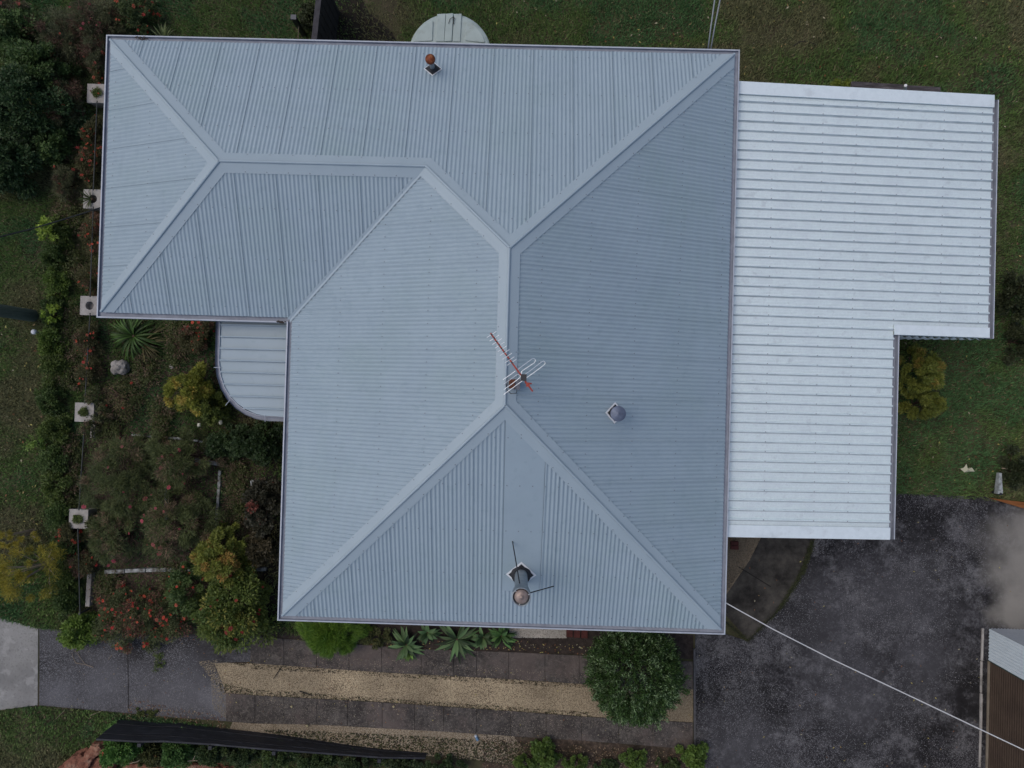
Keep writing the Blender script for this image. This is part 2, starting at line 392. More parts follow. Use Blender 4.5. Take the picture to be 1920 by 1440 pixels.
# debris in gutter corner
mb = MB()
for (gx, gy, k) in ((262,71,9),(272,73,6),(528,604,7)):
    for _ in range(k):
        q = P(gx+rnd.uniform(-9,9), gy+rnd.uniform(-2,2), E+.01); a = rnd.uniform(0,3); l = rnd.uniform(.02,.06)
        dx, dy = math.cos(a)*l, math.sin(a)*l*.5
        mb.add([(q[0]-dx,q[1]-dy,q[2]),(q[0]+dy*.5,q[1]-dx*.4,q[2]+.006),(q[0]+dx,q[1]+dy,q[2]),(q[0]-dy*.5,q[1]+dx*.4,q[2]+.004)],[(0,1,2,3)])
tag(mb.build('leaf_debris', mat('wet_leaves',(.03,.022,.018),.9)), 'dark wet leaves caught in the roof gutter corners', 'leaf debris', kind='stuff')
# ------------------------------------------------------------------ curved porch awning (part of the house)
Z0 = E-.42
aw_px = [(414,596),(413,640),(412,680),(414,702),(420,721),(431,741),(446,757),(463,768),(481,776),(500,780),(545,782),(550,596)]
ag_px = [(406,590),(405,640),(404,680),(407,705),(414,727),(426,748),(442,765),(460,777),(480,785),(500,788.5),(545,790)]
awp = [P(a,b_,Z0-.0) for a,b_ in aw_px]
xl = min(q[0] for q in awp); zaw = lambda x: Z0 + (x-xl)*.045
aw = MB(); y0 = min(q[1] for q in awp); y1 = max(q[1] for q in awp)
prev = None; N_ = 150; poly2 = [(q[1],q[0]) for q in awp]; RS = .236
for i in range(N_+1):
    y = y1-(y1-y0)*i/N_; tr = trange(poly2, y)
    if tr is None: continue
    row = [(tr[0]+(tr[1]-tr[0])*k/3, y, zaw(tr[0]+(tr[1]-tr[0])*k/3)) for k in range(4)]
    if prev: aw.add(prev+row, [(k,k+4,k+5,k+1) for k in range(3)])
    prev = row
awning = aw.build('porch_awning', ROOF, house); awning['label'] = 'low curved porch awning of wide ribbed sheets'
yy = y1-.17
while yy > y0+.03:
    tr = trange(poly2, yy)
    rb = MB(); x0, x1 = tr[0]+.02, tr[1]
    pr = [(-.022,.0),(-.018,.062),(.006,.065),(.010,.0)]
    vs_ = [(x0,yy+a,zaw(x0)+b_) for a,b_ in pr]+[(x1,yy+a,zaw(x1)+b_) for a,b_ in pr]
    rb.add(vs_, [(0,1,5,4),(1,2,6,5),(2,3,7,6),(0,3,2,1),(4,5,6,7)]); rb.build('sheet_rib', ROOF, awning)
    yy -= RS
ge = [P(a,b_,Z0) for a,b_ in ag_px]
gm = MB()
def offs(pts, o):
    out = []
    for i in range(len(pts)):
        t_ = pts[min(i+1,len(pts)-1)]-pts[max(i-1,0)]; t_ = t_/np.linalg.norm(t_); out.append(np.array([pts[i][0]-(-t_[1])*o*-1, pts[i][1]-(t_[0])*o*-1, 0])*[1,1,0]+[0,0,pts[i][2]])
    return out
gp = [(.01,.0),(.012,-.05),(-.07,-.05),(-.075,.03),(-.085,.032),(-.088,-.07),(.012,-.07)]
lines = [[q+np.array([0,0,z]) for q in offs(ge, o)] for o, z in [(-a_,b_) for a_,b_ in gp]]
for k in range(len(gp)-1):
    for i in range(len(ge)-1):
        gm.add([lines[k][i],lines[k][i+1],lines[k+1][i+1],lines[k+1][i]],[(0,1,2,3)], 1 if k in (0,1,2) else 0)
gm.build('awning_gutter', [GUT, GUTIN], awning)
for bx, by, b2x, b2y in ((401,689,414,689),(423,760,431,750),(497,791,497,776)):
    MB().tube([P(bx,by,Z0+.04),P(b2x,b2y,Z0+.04)], .007, 6).build('gutter_bracket', GUT, awning)
MB().tube([(xl+.35,y0+.6,0),(xl+.35,y0+.6,Z0-.06)], .04, 12).build('awning_post', GUT, awning)
# ------------------------------------------------------------------ tv antenna
ZA = E+W2*TP+.75; AO = lambda x, y, z=ZA: P(860+x/7.2, 600+y/7.2, z)
sm_, tm_ = on_plane(PLANES[4], 974, 714); mb0 = np.array(plane_pt(PLANES[4], sm_, tm_, .01))
ant = thing('tv_antenna', 'rooftop television antenna with a red boom and silver elements beside the main ridge', 'antenna', mb0)
MB().tube([mb0, (mb0[0]+.04, mb0[1], ZA-.02)], .019, 10).build('mast', STEEL, ant)
bo = MB(); a_, b_ = AO(430,178), AO(1000,965); dr = (b_-a_)/np.linalg.norm(b_-a_); sd = np.cross(dr,(0,0,1))
def bar(mb, p, q, w_, h_, mi=0):
    d = (q-p)/np.linalg.norm(q-p); s_ = np.cross(d,(0,0,1)); s_ = s_/np.linalg.norm(s_)*w_/2; up = np.array([0,0,h_/2])
    mb.add([p-s_-up,p+s_-up,p+s_+up,p-s_+up,q-s_-up,q+s_-up,q+s_+up,q-s_+up],[(3,2,1,0),(4,5,6,7),(0,1,5,4),(1,2,6,5),(2,3,7,6),(3,0,4,7)],mi)
bar(bo, a_, b_, .026, .026); bo.build('boom', REDB, ant)
ed = (P(860+120/7.2,600-77/7.2,ZA)-P(860,600,ZA)); ed /= np.linalg.norm(ed)
for (ex, ey) in ((445,197),(482,245),(518,293),(554,341),(588,390),(622,440),(656,490),(690,537),(716,572)):
    c = AO(ex, ey)+(0,0,.017); MB().tube([c-ed*.088, c+ed*.088], .0052, 6).build('director', SILVER, ant)
for k in range(9):
    c = AO(445+ (716-445)*(k+.0)/8, 197+(572-197)*k/8)+(0,0,.017); c2 = c+dr*.03
    bb = MB(); bar(bb, c-dr*.008+(0,0,-.002), c+dr*.012+(0,0,-.002), .03, .02); bb.build('element_clip', BLACKP, ant)
def arcline(pts, z=.03): return [AO(x,y)+(0,0,z) for x,y in pts]
lp = [[(800,668),(870,615),(960,548),(990,526),(1012,520),(1030,530),(1036,552),(1020,578),(960,620),(880,672),(850,697),(848,722),(862,740),(885,742),(960,690),(1060,612),(1120,566),(1145,555),(1162,566),(1168,586),(1150,610),(1060,678),(900,792),(760,895),(640,982),(608,1006)],
      [(768,688),(700,738),(600,806)], [(612,864),(700,802),(790,738),(812,736),(830,752),(828,776),(800,800),(720,862),(610,940)]]
for pts in lp: MB().tube(arcline(pts), .0052, 7).build('folded_dipole', SILVER, ant)
bx_ = MB(); q = AO(878,775); bx_.box(q-(.045,.055,.02), q+(.045,.05,.05)); bx_.build('junction_box', BLACKP, ant)
q = AO(935,875); MB().tube([q+(-.05,.03,0), q+(.06,.02,.0)], .012, 8).box(q-(.03,.03,.03), q+(.03,.03,.03)).build('mast_clamp', REDB, ant)
bk = MB(); q = np.array(plane_pt(PLANES[4], sm_-.03, .2, 0)); kx = P(962,718,E+W2*TP+.1)
bk.box(kx+(-.07,-.09,-.12), kx+(.03,.06,.02)); bk.build('mount_bracket', noisemat('dark_rust',[(.4,(.04,.025,.02)),(.55,(.13,.04,.018)),(.7,(.06,.05,.05))],30,5,rough=.8), ant)
bk = MB(); bk.box(kx+(.01,-.11,-.12), kx+(.12,.07,-.0)); bk.build('mount_plate', noisemat('dark_plate',[(.3,(.06,.065,.08)),(.7,(.15,.16,.19))],30,5,rough=.6), ant)
MB().tube([kx+(-.12,-.02,.1),kx+(-.1,-.12,.06),kx+(-.03,-.18,.03),kx+(.06,-.17,.0),kx+(.07,-.09,-.02)], .006, 6).build('coax_cable', BLACKP, ant)
# ------------------------------------------------------------------ carport
zL = E-.16
yT = P(1388,155,zL)[1]; yB = P(1363,1006,zL)[1]; xR = P(1862,400,E-.5)[0]; xR2 = P(1677,820,E-.42)[0]
# slope so the top edge stays parallel to the house
best = min((abs(P(1862,181,zz)[1]-yT), zz) for zz in np.arange(2.2,3.2,.01))[1]
xR = P(1859,400,best)[0]; sl_ = (best-zL)/(xR-xb); zc = lambda x: zL+(x-xb)*sl_
xR2 = P(1677,820,zc(2+xb))[0]; yN = P(1770,628,zc(xR-.8))[1]
carport = thing('carport', 'open carport with a bright unpainted ribbed metal roof joined to the house eave', 'carport', ((xb+xR)/2, (yT+yB)/2, 0))
x0c = xb-.12; fw = .235
def ribs(mb, ylo, yhi, xlo, xhi, phase=0.0):
    """trapezoidal ribbed sheet running along x"""
    ys = []; y = yhi; k = 0; P_ = .19
    prof_ = [(0,0),(.062,0),(.070,.003),(.078,0),(.118,0),(.136,.046),(.156,.046),(.174,0),(.186,0)]
    while y-k*P_ > ylo:
        for (d, h_) in prof_:
            yy = yhi-k*P_-d
            if yy > ylo: ys.append((yy, h_, 2 if d in (.174,.186) else 0))
        k += 1
    ys.append((ylo,0,0)); prev = None; nseg = 4
    for yy, h_, mi in ys:
        row = [(xlo+(xhi-xlo)*q/nseg, yy, zc(xlo+(xhi-xlo)*q/nseg)+h_) for q in range(nseg+1)]
        if prev: mb.add(prev+row, [(q,q+nseg+1,q+nseg+2,q+1) for q in range(nseg)], mi)
        prev = row
    # fasteners on the ribs
    k = 0
    while yhi-k*P_-.145 > ylo:
        for fx in (.14,.33,.46,.62,.8,.95):
            xx = xb+(xR-xb)*fx
            if xx < xhi-.05:
                c = (xx, yhi-k*P_-.147, zc(xx)+.0465); mb.add([(c[0]+.012*math.cos(a*math.pi/3), c[1]+.011*math.sin(a*math.pi/3), c[2]+.004) for a in range(6)], [tuple(range(6))], 1)
        k += 1
P_ = .19; nrib = round((yT-.02-yN)/P_); ysplit = yT-.02-nrib*P_
m_ = MB(); ribs(m_, ysplit, yT-.02, x0c, xR-.02); ribs(m_, yB+.02, ysplit, x0c, xR2-.02)
m_.build('roof_sheeting', [ZINC, mat('fastener',(.3,.33,.36),.5), noisemat('rib_shade', [(.3,(.36,.42,.45)),(.7,(.56,.63,.66))], 6, 8, rough=.6, stretch=(.5,3,1))], carport)  # third material paints the shade line along each rib's -Y side
def barge(y0_, y1_, xlo, xhi, down, nm='barge_capping', lift=.051):
    mb = MB(); th = .004
    q = lambda x, y, dz: (x, y, zc(x)+dz)
    mb.add([q(xlo,y0_,lift),q(xhi,y0_,lift),q(xhi,y1_,lift),q(xlo,y1_,lift),q(xlo,down,lift-.16),q(xhi,down,lift-.16)],[(0,1,2,3)])
    oe = y0_ if abs(down-y0_) < abs(down-y1_) else y1_; ie = y1_ if oe == y0_ else y0_
    mb.add([q(xlo,oe,lift),q(xhi,oe,lift),q(xhi,oe,lift-.18),q(xlo,oe,lift-.18)],[(0,1,2,3)])
    mb.add([q(xlo,ie,lift),q(xhi,ie,lift),q(xhi,ie,lift-.028),q(xlo,ie,lift-.028)],[(0,1,2,3)])
    mb.add([q(xhi,y0_,lift),q(xhi,y1_,lift),q(xhi,y1_,lift-.05),q(xhi,y0_,lift-.05)],[(0,1,2,3)])
    mb.add([q(xlo,y0_,lift),q(xlo,y1_,lift),q(xlo,y1_,lift-.03),q(xlo,y0_,lift-.03)],[(0,1,2,3)])
    return mb.build(nm, ZINCF, carport)
barge(yT-fw, yT+.01, x0c+.0, xR-.02, yT+.01); barge(yB, yB+fw, x0c, xR2-.02, yB)
yn0 = P(1770,631,zc(xR-.8))[1]; barge(yn0, yn0+.20, P(1675,620,zc(xR2))[0], xR-.02, yn0, 'notch_flashing', .055)
def cgut(x, ylo, yhi):
    mb = MB(); pr = [(-.05,-.03),(-.03,-.09),(.075,-.09),(.083,0.0),(.100,.002),(.100,-.11),(-.05,-.11)]; z = zc(x)+.0
    for (a,c),(a2,c2),k in zip(pr[:-1],pr[1:],range(9)):
        mb.add([(x+a,ylo,z+c),(x+a,yhi,z+c),(x+a2,yhi,z+c2),(x+a2,ylo,z+c2)],[(0,1,2,3)], 1 if k in (0,1,2) else 0)
    for yy in (ylo,yhi): mb.add([(x-.05,yy,z-.11),(x+.10,yy,z-.11),(x+.10,yy,z-.0),(x-.05,yy,z-.04)],[(0,1,2,3)])
    mb.build('gutter', [GUT, GUTIN], carport)
cgut(xR, yn0-.01, yT+.0-.06); cgut(xR2, yB, yn0-.004)
for (cx, cy) in ((xR-.15,yT-.3),(xR-.15,yn0+.25),(xR2-.15,yB+.3),(xR2-.15,(yB+yn0)/2),(xb+.3,yB+.3),(xb+.3,yT-.3)):
    MB().box((cx-.045,cy-.045,0),(cx+.045,cy+.045,zc(cx)-.16)).build('post', GUT, carport)
for cy in (yT-.3,(yT+yB)/2+.5,yn0+.25): MB().box((xb+.1,cy-.025,zc(xR)-.17),(xR-.1,cy+.025,zc(xR)-.03)).build('beam', GUT, carport)
for cy in (yB+.3,): MB().box((xb+.1,cy-.025,zc(xR2)-.17),(xR2-.1,cy+.025,zc(xR2)-.03)).build('beam', GUT, carport)
# corrugated cladding of the store wall below the notch
mb = MB(); prev = None; xa_, xb_ = xR2+.05, P(1800,634,1.9)[0]
for i in range(140):
    x = xa_+(xb_-xa_)*i/139; y = yn0-.02+.018*math.cos(2*math.pi*(x-xa_)/.155)
    row = [(x,y,zc(x)-.1-.62*(1-i/139)),(x,y,zc(x)-.1)]
    if prev: mb.add(prev+row,[(0,2,3,1)])
    prev = row
mb.build('wall_cladding', ZINCF, carport)
#PART2
# ------------------------------------------------------------------ ground and hard surfaces
SOIL = noisemat('soil_and_thatch', [(.3,(.026,.029,.013)),(.5,(.060,.062,.028)),(.7,(.100,.086,.052))], 2.2, 10, rough=.95, bump=.5, bscale=30,
    layers=((.35,.5,.62,(.040,.030,.022),.6),(25,.55,.7,(.06,.05,.035),.35)))
MULCH = noisemat('brown_mulch', [(.3,(.020,.015,.010)),(.55,(.060,.044,.033)),(.75,(.14,.105,.08))], 9, 10, rough=.95, bump=.6, bscale=40,
    layers=((30,.58,.68,(.16,.12,.09),.5),(2,.5,.65,(.02,.022,.010),.6)))
DARKC = noisemat('stained_driveway', [(.36,(.018,.017,.019)),(.5,(.044,.043,.047)),(.64,(.085,.086,.095))], 1.4, 14, rough=.85, bump=.3, bscale=60, nrough=.8,
    layers=((18,.49,.58,(.15,.152,.162),.6,9),(20,.50,.58,(.009,.009,.011),.6,9),(.9,.52,.64,(.016,.015,.016),.6)))
YARD = noisemat('stained_yard_concrete', [(.40,(.008,.007,.009)),(.50,(.025,.024,.027)),(.60,(.078,.077,.083))], .9, 14, rough=.85, bump=.25, bscale=50, nrough=.8,
    layers=((1.7,.50,.60,(.165,.165,.172),.7,15),(16,.50,.58,(.13,.13,.14),.5,9),(18,.49,.57,(.007,.007,.009),.6,9),(.75,.47,.56,(.006,.0055,.006),.85,14)))
PALEC = noisemat('pale_concrete', [(.3,(.20,.20,.19)),(.7,(.27,.27,.265))], 1.2, 10, rough=.85, bump=.15, bscale=80,
    layers=((.9,.46,.62,(.14,.14,.14),.6,12),(22,.54,.62,(.12,.12,.11),.5,6),(3,.55,.62,(.36,.36,.35),.4,10)))
STRIPC = noisemat('wheel_strip_concrete', [(.36,(.028,.024,.023)),(.5,(.055,.049,.046)),(.64,(.092,.083,.077))], 1.8, 14, rough=.9, bump=.3, bscale=70, nrough=.78,
    layers=((4,.54,.64,(.15,.135,.12),.5,12),(18,.53,.60,(.21,.19,.16),.5,8),(17,.51,.59,(.016,.014,.013),.55,8),(.5,.48,.58,(.125,.10,.09),.6,10)))
PAVER = noisemat('path_concrete', [(.38,(.018,.016,.014)),(.5,(.040,.037,.032)),(.64,(.075,.068,.058))], 2.2, 14, rough=.9, bump=.3, bscale=60, nrough=.7,
    layers=((1.1,.54,.68,(.075,.070,.058),.5),(30,.63,.7,(.13,.12,.10),.4)))
GRAVB = noisemat('gravel_bed', [(.3,(.10,.078,.050)),(.6,(.21,.165,.112))], 30, 6, rough=.95, bump=.6, bscale=60,
    layers=((3,.56,.66,(.06,.048,.028),.5),))
JOINT = mat('dark_joint', (.012,.011,.010), .95)
def slab(name, px, z, m, label=None, z0=-.05):
    o = MB().prism(PP(px), z0, z).build(name, m); return tag(o, label, kind='structure')
gp_ = []
n = 40; g = MB(); g.add([(-80,-80,0),(80,-80,0),(80,80,0),(-80,80,0)],[(0,1,2,3)]); tag(g.build('ground', SOIL), kind='structure')
DARKGND = noisemat('dark_ground_soil',[(.35,(.006,.006,.005)),(.65,(.022,.018,.013))],6,10,rough=.95,bump=.5,bscale=40)
slab('dark_ground', [(612,-60),(650,-60),(690,20),(735,60),(760,110),(595,110)], .004, DARKGND)  # darker patch of ground between side fence and tank
slab('dark_ground', [(500,790),(545,790),(540,1175),(492,1175)], .009, DARKGND)  # dark strip: shade under the left eave painted into the ground
slab('garden_bed', [(180,600),(520,600),(525,1200),(460,1245),(300,1250),(190,1195),(165,1100),(150,900),(165,700)], .004, MULCH)
slab('driveway_crossing', [(-160,1100),(0,1158),(72,1178),(71,1322),(0,1331),(-160,1362)], .012, PALEC)
slab('driveway', [(74,1178),(180,1184),(300,1190),(480,1188),(478,1240),(402,1243),(425,1300),(427,1352),(330,1345),(230,1336),(74,1322)], .012, DARKC)
G1 = [(398,1246),(408,1241),(414,1238),(430,1243),(480,1244),(600,1252),(717,1261),(960,1274),(1110,1284),(1299,1293),(1299,1354),(1110,1345),(955,1333),(717,1317),(480,1304),(424,1300),(418,1288),(406,1276),(408,1262)]
G2 = [(440,1345),(600,1352),(717,1362),(830,1368),(960,1376),(1010,1440),(900,1425),(717,1410),(532,1385),(430,1368)]
slab('gravel_strip', G1, .004, GRAVB); slab('gravel_edge', G2, .005, GRAVB)
LIT = [(905,1374),(1093,1387),(1299,1404),(1299,1460),(905,1460)]
slab('mulch_border', LIT, .006, MULCH)
slab('soil_border', [(485,1160),(1300,1190),(1300,1236),(1100,1228),(785,1217),(700,1205),(485,1196)], .006, noisemat('dark_damp_soil',[(.3,(.016,.012,.010)),(.7,(.05,.038,.032))],8,10,rough=.95,bump=.5,bscale=40,layers=((35,.6,.68,(.10,.085,.07),.5),)))
slab('gravel_under_eave', [(955,1170),(1062,1174),(1062,1196),(955,1195)], .010, noisemat('white_gravel',[(.35,(.06,.055,.05)),(.6,(.28,.26,.23))],40,5,rough=.9,bump=.5,bscale=60))
def strip(nm, top, bot, joints, label, m=STRIPC):
    """row of separately cast slabs with narrow gaps"""
    def at(line, x):
        for (a,b_),(c,d) in zip(line[:-1], line[1:]):
            if a <= x <= c: return b_+(d-b_)*(x-a)/(c-a)
        return line[0][1] if x < line[0][0] else line[-1][1]
    mb = MB(); xs = [top[0][0]]+joints+[top[-1][0]]
    for a, c in zip(xs[:-1], xs[1:]):
        q = [(a+.25,at(top,a)),(c-.25,at(top,c)),(c-.25,at(bot,c)),(a+.25,at(bot,a))]
        mb.prism(PP(q), -.03, .028+rnd.uniform(-.003,.003))
    o = mb.build(nm, m); bv = o.modifiers.new('b','BEVEL'); bv.width = .006; bv.segments = 1
    return tag(o, label, kind='structure')
strip('wheel_strip', [(470,1190),(520,1196),(785,1216),(960,1222),(1100,1229),(1299,1240)], [(470,1243),(717,1260),(960,1273),(1110,1283),(1299,1292)],
      [533,594,655,716,790,851,894,954,1022,1086,1150,1214], 'upper concrete wheel strip of the driveway')
strip('wheel_strip', [(424,1299),(480,1303),(717,1316),(955,1332),(1110,1344),(1299,1354)], [(424,1352),(480,1356),(600,1358),(717,1365),(830,1371),(920,1377),(1093,1388),(1299,1404)],
      [479,533,595,652,717,778,832,894,957,1024,1090,1160,1224], 'lower concrete wheel strip of the driveway')
slab('yard', [(1303,1170),(1403,1202),(1462,1142),(1503,1075),(1532,1000),(1683,925),(1855,932),(1930,952),(2100,960),(2100,1600),(1303,1600)], .024, YARD)
# pale swept part of the yard near the shed
pc = mat('pale_worn_concrete', rough=.85); t_ = pc.node_tree; L_ = t_.links; p_ = t_.nodes['Principled BSDF']
slab('path', [(1358,1150),(1352,1118),(1392,1070),(1424,1000),(1535,1000),(1502,1076),(1462,1140),(1403,1200)], .020, PAVER)
mj = MB()
for a, b_ in (((1403,1202),(1462,1141)),((1462,1141),(1503,1076)),((1503,1076),(1520,1040)),((1358,1164),(1403,1202)),((1385,1063),(1445,1100)),((1365,1150),(1345,1120))):
    q, w_ = P(*a,.0245), P(*b_,.0245); d = (w_-q)/np.linalg.norm(w_-q); s_ = np.array([-d[1],d[0],0])*.012
    mj.add([q-s_,w_-s_,w_+s_,q+s_],[(0,1,2,3)])
tag(mj.build('path_joint', JOINT), kind='structure')
slab('gravel_patch', [(1340,1000),(1430,1000),(1405,1050),(1388,1075),(1352,1128),(1340,1135)], .022, GRAVB)
# kerb between strips and yard
mk = MB(); mk.prism(PP([(1299.5,1215),(1303,1215),(1304,1420),(1300.5,1420)]), 0, .05)
tag(mk.build('kerb', noisemat('kerb_concrete',[(.3,(.05,.05,.05)),(.7,(.10,.10,.11))],8,6)), kind='structure')
# the pale swept concrete: blended by distance from the sheltered corner of the yard
def blotch(m, centres, col):
    t = m.node_tree; L = t.links; N = t.nodes.new; p = t.nodes['Principled BSDF']; src = p.inputs['Base Color'].links[0].from_socket
    ge_ = N('ShaderNodeNewGeometry'); nz = N('ShaderNodeTexNoise'); nz.inputs['Scale'].default_value = 1.3; nz.inputs['Detail'].default_value = 8
    L.new(ge_.outputs['Position'], nz.inputs['Vector'])
    for (c, rad, soft, fac) in centres:
        vm = N('ShaderNodeVectorMath'); vm.operation = 'DISTANCE'; L.new(ge_.outputs['Position'], vm.inputs[0]); vm.inputs[1].default_value = tuple(map(float, c))
        ad = N('ShaderNodeMath'); ad.operation = 'MULTIPLY_ADD'; L.new(nz.outputs[0], ad.inputs[0]); ad.inputs[1].default_value = 1.3; L.new(vm.outputs['Value'], ad.inputs[2])
        mr = N('ShaderNodeMapRange'); L.new(ad.outputs[0], mr.inputs[0]); mr.inputs[1].default_value = rad+.65+soft; mr.inputs[2].default_value = rad+.65-soft; mr.inputs[4].default_value = fac
        mx = N('ShaderNodeMix'); mx.data_type = 'RGBA'; L.new(mr.outputs[0], mx.inputs[0]); L.new(src, mx.inputs[6]); mx.inputs[7].default_value = (*col,1); src = mx.outputs[2]
    L.new(src, p.inputs['Base Color'])
blotch(YARD, [(P(1935,1070), .95, .45, .8),(P(2000,1030), 1.3, .5, .8),(P(1915,1150), .5, .3, .8),(P(1870,1010),.35,.5,.5)], (.235,.225,.205))
blotch(YARD, [(P(1600,1300),.9,.8,.35),(P(1560,1150),.9,.8,.3),(P(1700,1120),.8,.8,.4),(P(1390,1400),.8,.6,.35),(P(1740,1250),.5,.5,.4)], (.12,.12,.132))
blotch(DARKC, [(P(130,1225),.7,.5,.7),(P(250,1215),.8,.5,.75),(P(360,1240),.6,.5,.7),(P(330,1345),.5,.3,.6),(P(240,1320),.1,.3,.4)], (.014,.013,.014))
blotch(DARKC, [(P(190,1280),.7,.5,.4),(P(330,1310),.8,.5,.5),(P(410,1320),.4,.3,.6),(P(110,1300),.3,.4,.5),(P(100,1200),.1,.4,.4)], (.17,.172,.19))
mj = MB(); q, w_ = P(239,1186,.0165), P(241,1336,.0165); mj.add([q-(.008,0,0),w_-(.008,0,0),w_+(.010,0,0),q+(.010,0,0)],[(0,1,2,3)]); tag(mj.build('driveway_joint', JOINT), kind='structure')
# stones: gravel lying on the strips
def pebbles(name, px, n, size, c0, c1, label, zb=.006, seed=3):
    pts = PP(px); r_ = np.random.default_rng(seed); xs = [p[0] for p in pts]; ys = [p[1] for p in pts]
    x = r_.uniform(min(xs),max(xs),n*2); y = r_.uniform(min(ys),max(ys),n*2); k = inpoly(x,y,pts); x, y = x[k][:n], y[k][:n]
    k = (vnoise(x,y,2.2,5)+r_.random(len(x))*.7) > .56; x, y = x[k], y[k]; m = len(x)
    s_ = size*r_.uniform(.6,1.3,m); a = r_.uniform(0,6.28,m)
    off = [(1,0,0),(.2,.8,0),(-.9,.3,0),(-.3,-.8,0),(0,0,.8)]
    V = np.zeros((m,5,3)); 
    for i,(ox,oy,oz) in enumerate(off):
        V[:,i,0] = x+(ox*np.cos(a)-oy*np.sin(a))*s_; V[:,i,1] = y+(ox*np.sin(a)+oy*np.cos(a))*s_*.8; V[:,i,2] = zb+oz*s_*.6
    F = np.array([(0,1,4),(1,2,4),(2,3,4),(3,0,4)]); F = (F[None]+5*np.arange(m)[:,None,None]).reshape(-1,3)
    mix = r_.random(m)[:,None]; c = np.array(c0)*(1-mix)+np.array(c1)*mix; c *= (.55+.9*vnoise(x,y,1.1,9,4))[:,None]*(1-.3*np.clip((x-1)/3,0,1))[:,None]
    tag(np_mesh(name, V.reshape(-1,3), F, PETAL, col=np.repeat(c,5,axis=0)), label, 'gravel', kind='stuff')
def chips(px, n, z, c0, c1, label, seed, size=.0068):
    pts = PP(px); r_ = np.random.default_rng(seed); xs = [p[0] for p in pts]; ys = [p[1] for p in pts]
    x = r_.uniform(min(xs),max(xs),n); y = r_.uniform(min(ys),max(ys),n); k = inpoly(x,y,pts) & (vnoise(x,y,.9,seed,4)+.35*r_.random(n) > .70); x, y = x[k], y[k]; m = len(x)
    a = r_.uniform(0,6.28,m); s_ = size*r_.uniform(.4,1.6,m)**1.5; V = np.zeros((m,4,3))
    for i,(u,v) in enumerate(((-1,-.3),(.1,-.6),(1,.2),(-.2,.7))): V[:,i] = np.stack([x+(u*np.cos(a)-v*np.sin(a))*s_, y+(u*np.sin(a)+v*np.cos(a))*s_, z+0*x+r_.random(m)*.002],1)
    F = (np.array([(0,1,2,3)])[None]+4*np.arange(m)[:,None,None]).reshape(-1,4); q = r_.random((m,1)); c = np.array(c0)*(1-q)+np.array(c1)*q
    tag(np_mesh('lichen_flecks', V.reshape(-1,3), F, PETAL, col=np.repeat(c,4,axis=0)), label, 'lichen flecks', kind='stuff')
YP = [(1303,1195),(1403,1202),(1462,1142),(1503,1075),(1532,1010),(1683,925),(1850,940),(1840,1445),(1303,1445)]
chips(YP, 110000, .0265, (.07,.07,.075), (.24,.24,.255), 'pale lichen flecks on the dark yard concrete', 41)
DP = [(76,1182),(300,1192),(478,1192),(402,1243),(425,1345),(230,1334),(76,1320)]
chips(DP, 48000, .0145, (.08,.08,.085), (.25,.255,.275), 'pale lichen flecks on the dark driveway', 42)
chips([(424,1302),(1299,1355),(1299,1402),(900,1374),(424,1350)], 16000, .033, (.09,.08,.07), (.26,.235,.20), 'pale lichen flecks on the lower wheel strip', 43)
chips([(480,1195),(1299,1240),(1299,1290),(480,1243)], 12000, .033, (.07,.062,.055), (.20,.18,.16), 'pale lichen flecks on the upper wheel strip', 44)
pebbles('gravel_stones', G1, 60000, .013, (.25,.20,.13), (.55,.465,.32), 'tan gravel stones between the two concrete wheel strips')
pebbles('gravel_stones', [(372,1240),(408,1236),(430,1300),(430,1350),(400,1330),(395,1270)], 1500, .012, (.15,.12,.08), (.38,.32,.22), 'stray tan stones kicked onto the dark driveway end', .014, 14)
pebbles('gravel_stones', [(480,1290),(1290,1340),(1290,1372),(480,1325)], 900, .009, (.2,.16,.11), (.5,.43,.32), 'stray stones on the lower wheel strip', .034, 15)
pebbles('gravel_stones', [(560,1225),(1100,1262),(1100,1284),(560,1252)], 700, .009, (.2,.16,.11), (.5,.43,.32), 'stray stones on the upper wheel strip', .034, 16)
pebbles('gravel_stones', G2, 22000, .012, (.18,.15,.105), (.43,.37,.28), 'tan gravel stones between the lower wheel strip and the dark wall', seed=4)
pebbles('gravel_stones', [(1340,1005),(1425,1005),(1400,1050),(1386,1072),(1352,1124),(1340,1130)], 7000, .013, (.13,.105,.07), (.30,.25,.18), 'gravel stones between the house corner and the path', .022, 6)
pebbles('gravel_stones', [(955,1170),(1062,1174),(1062,1196),(955,1195)], 3500, .016, (.28,.26,.22), (.50,.47,.42), 'pale gravel stones under the lower eave', .012, 8)
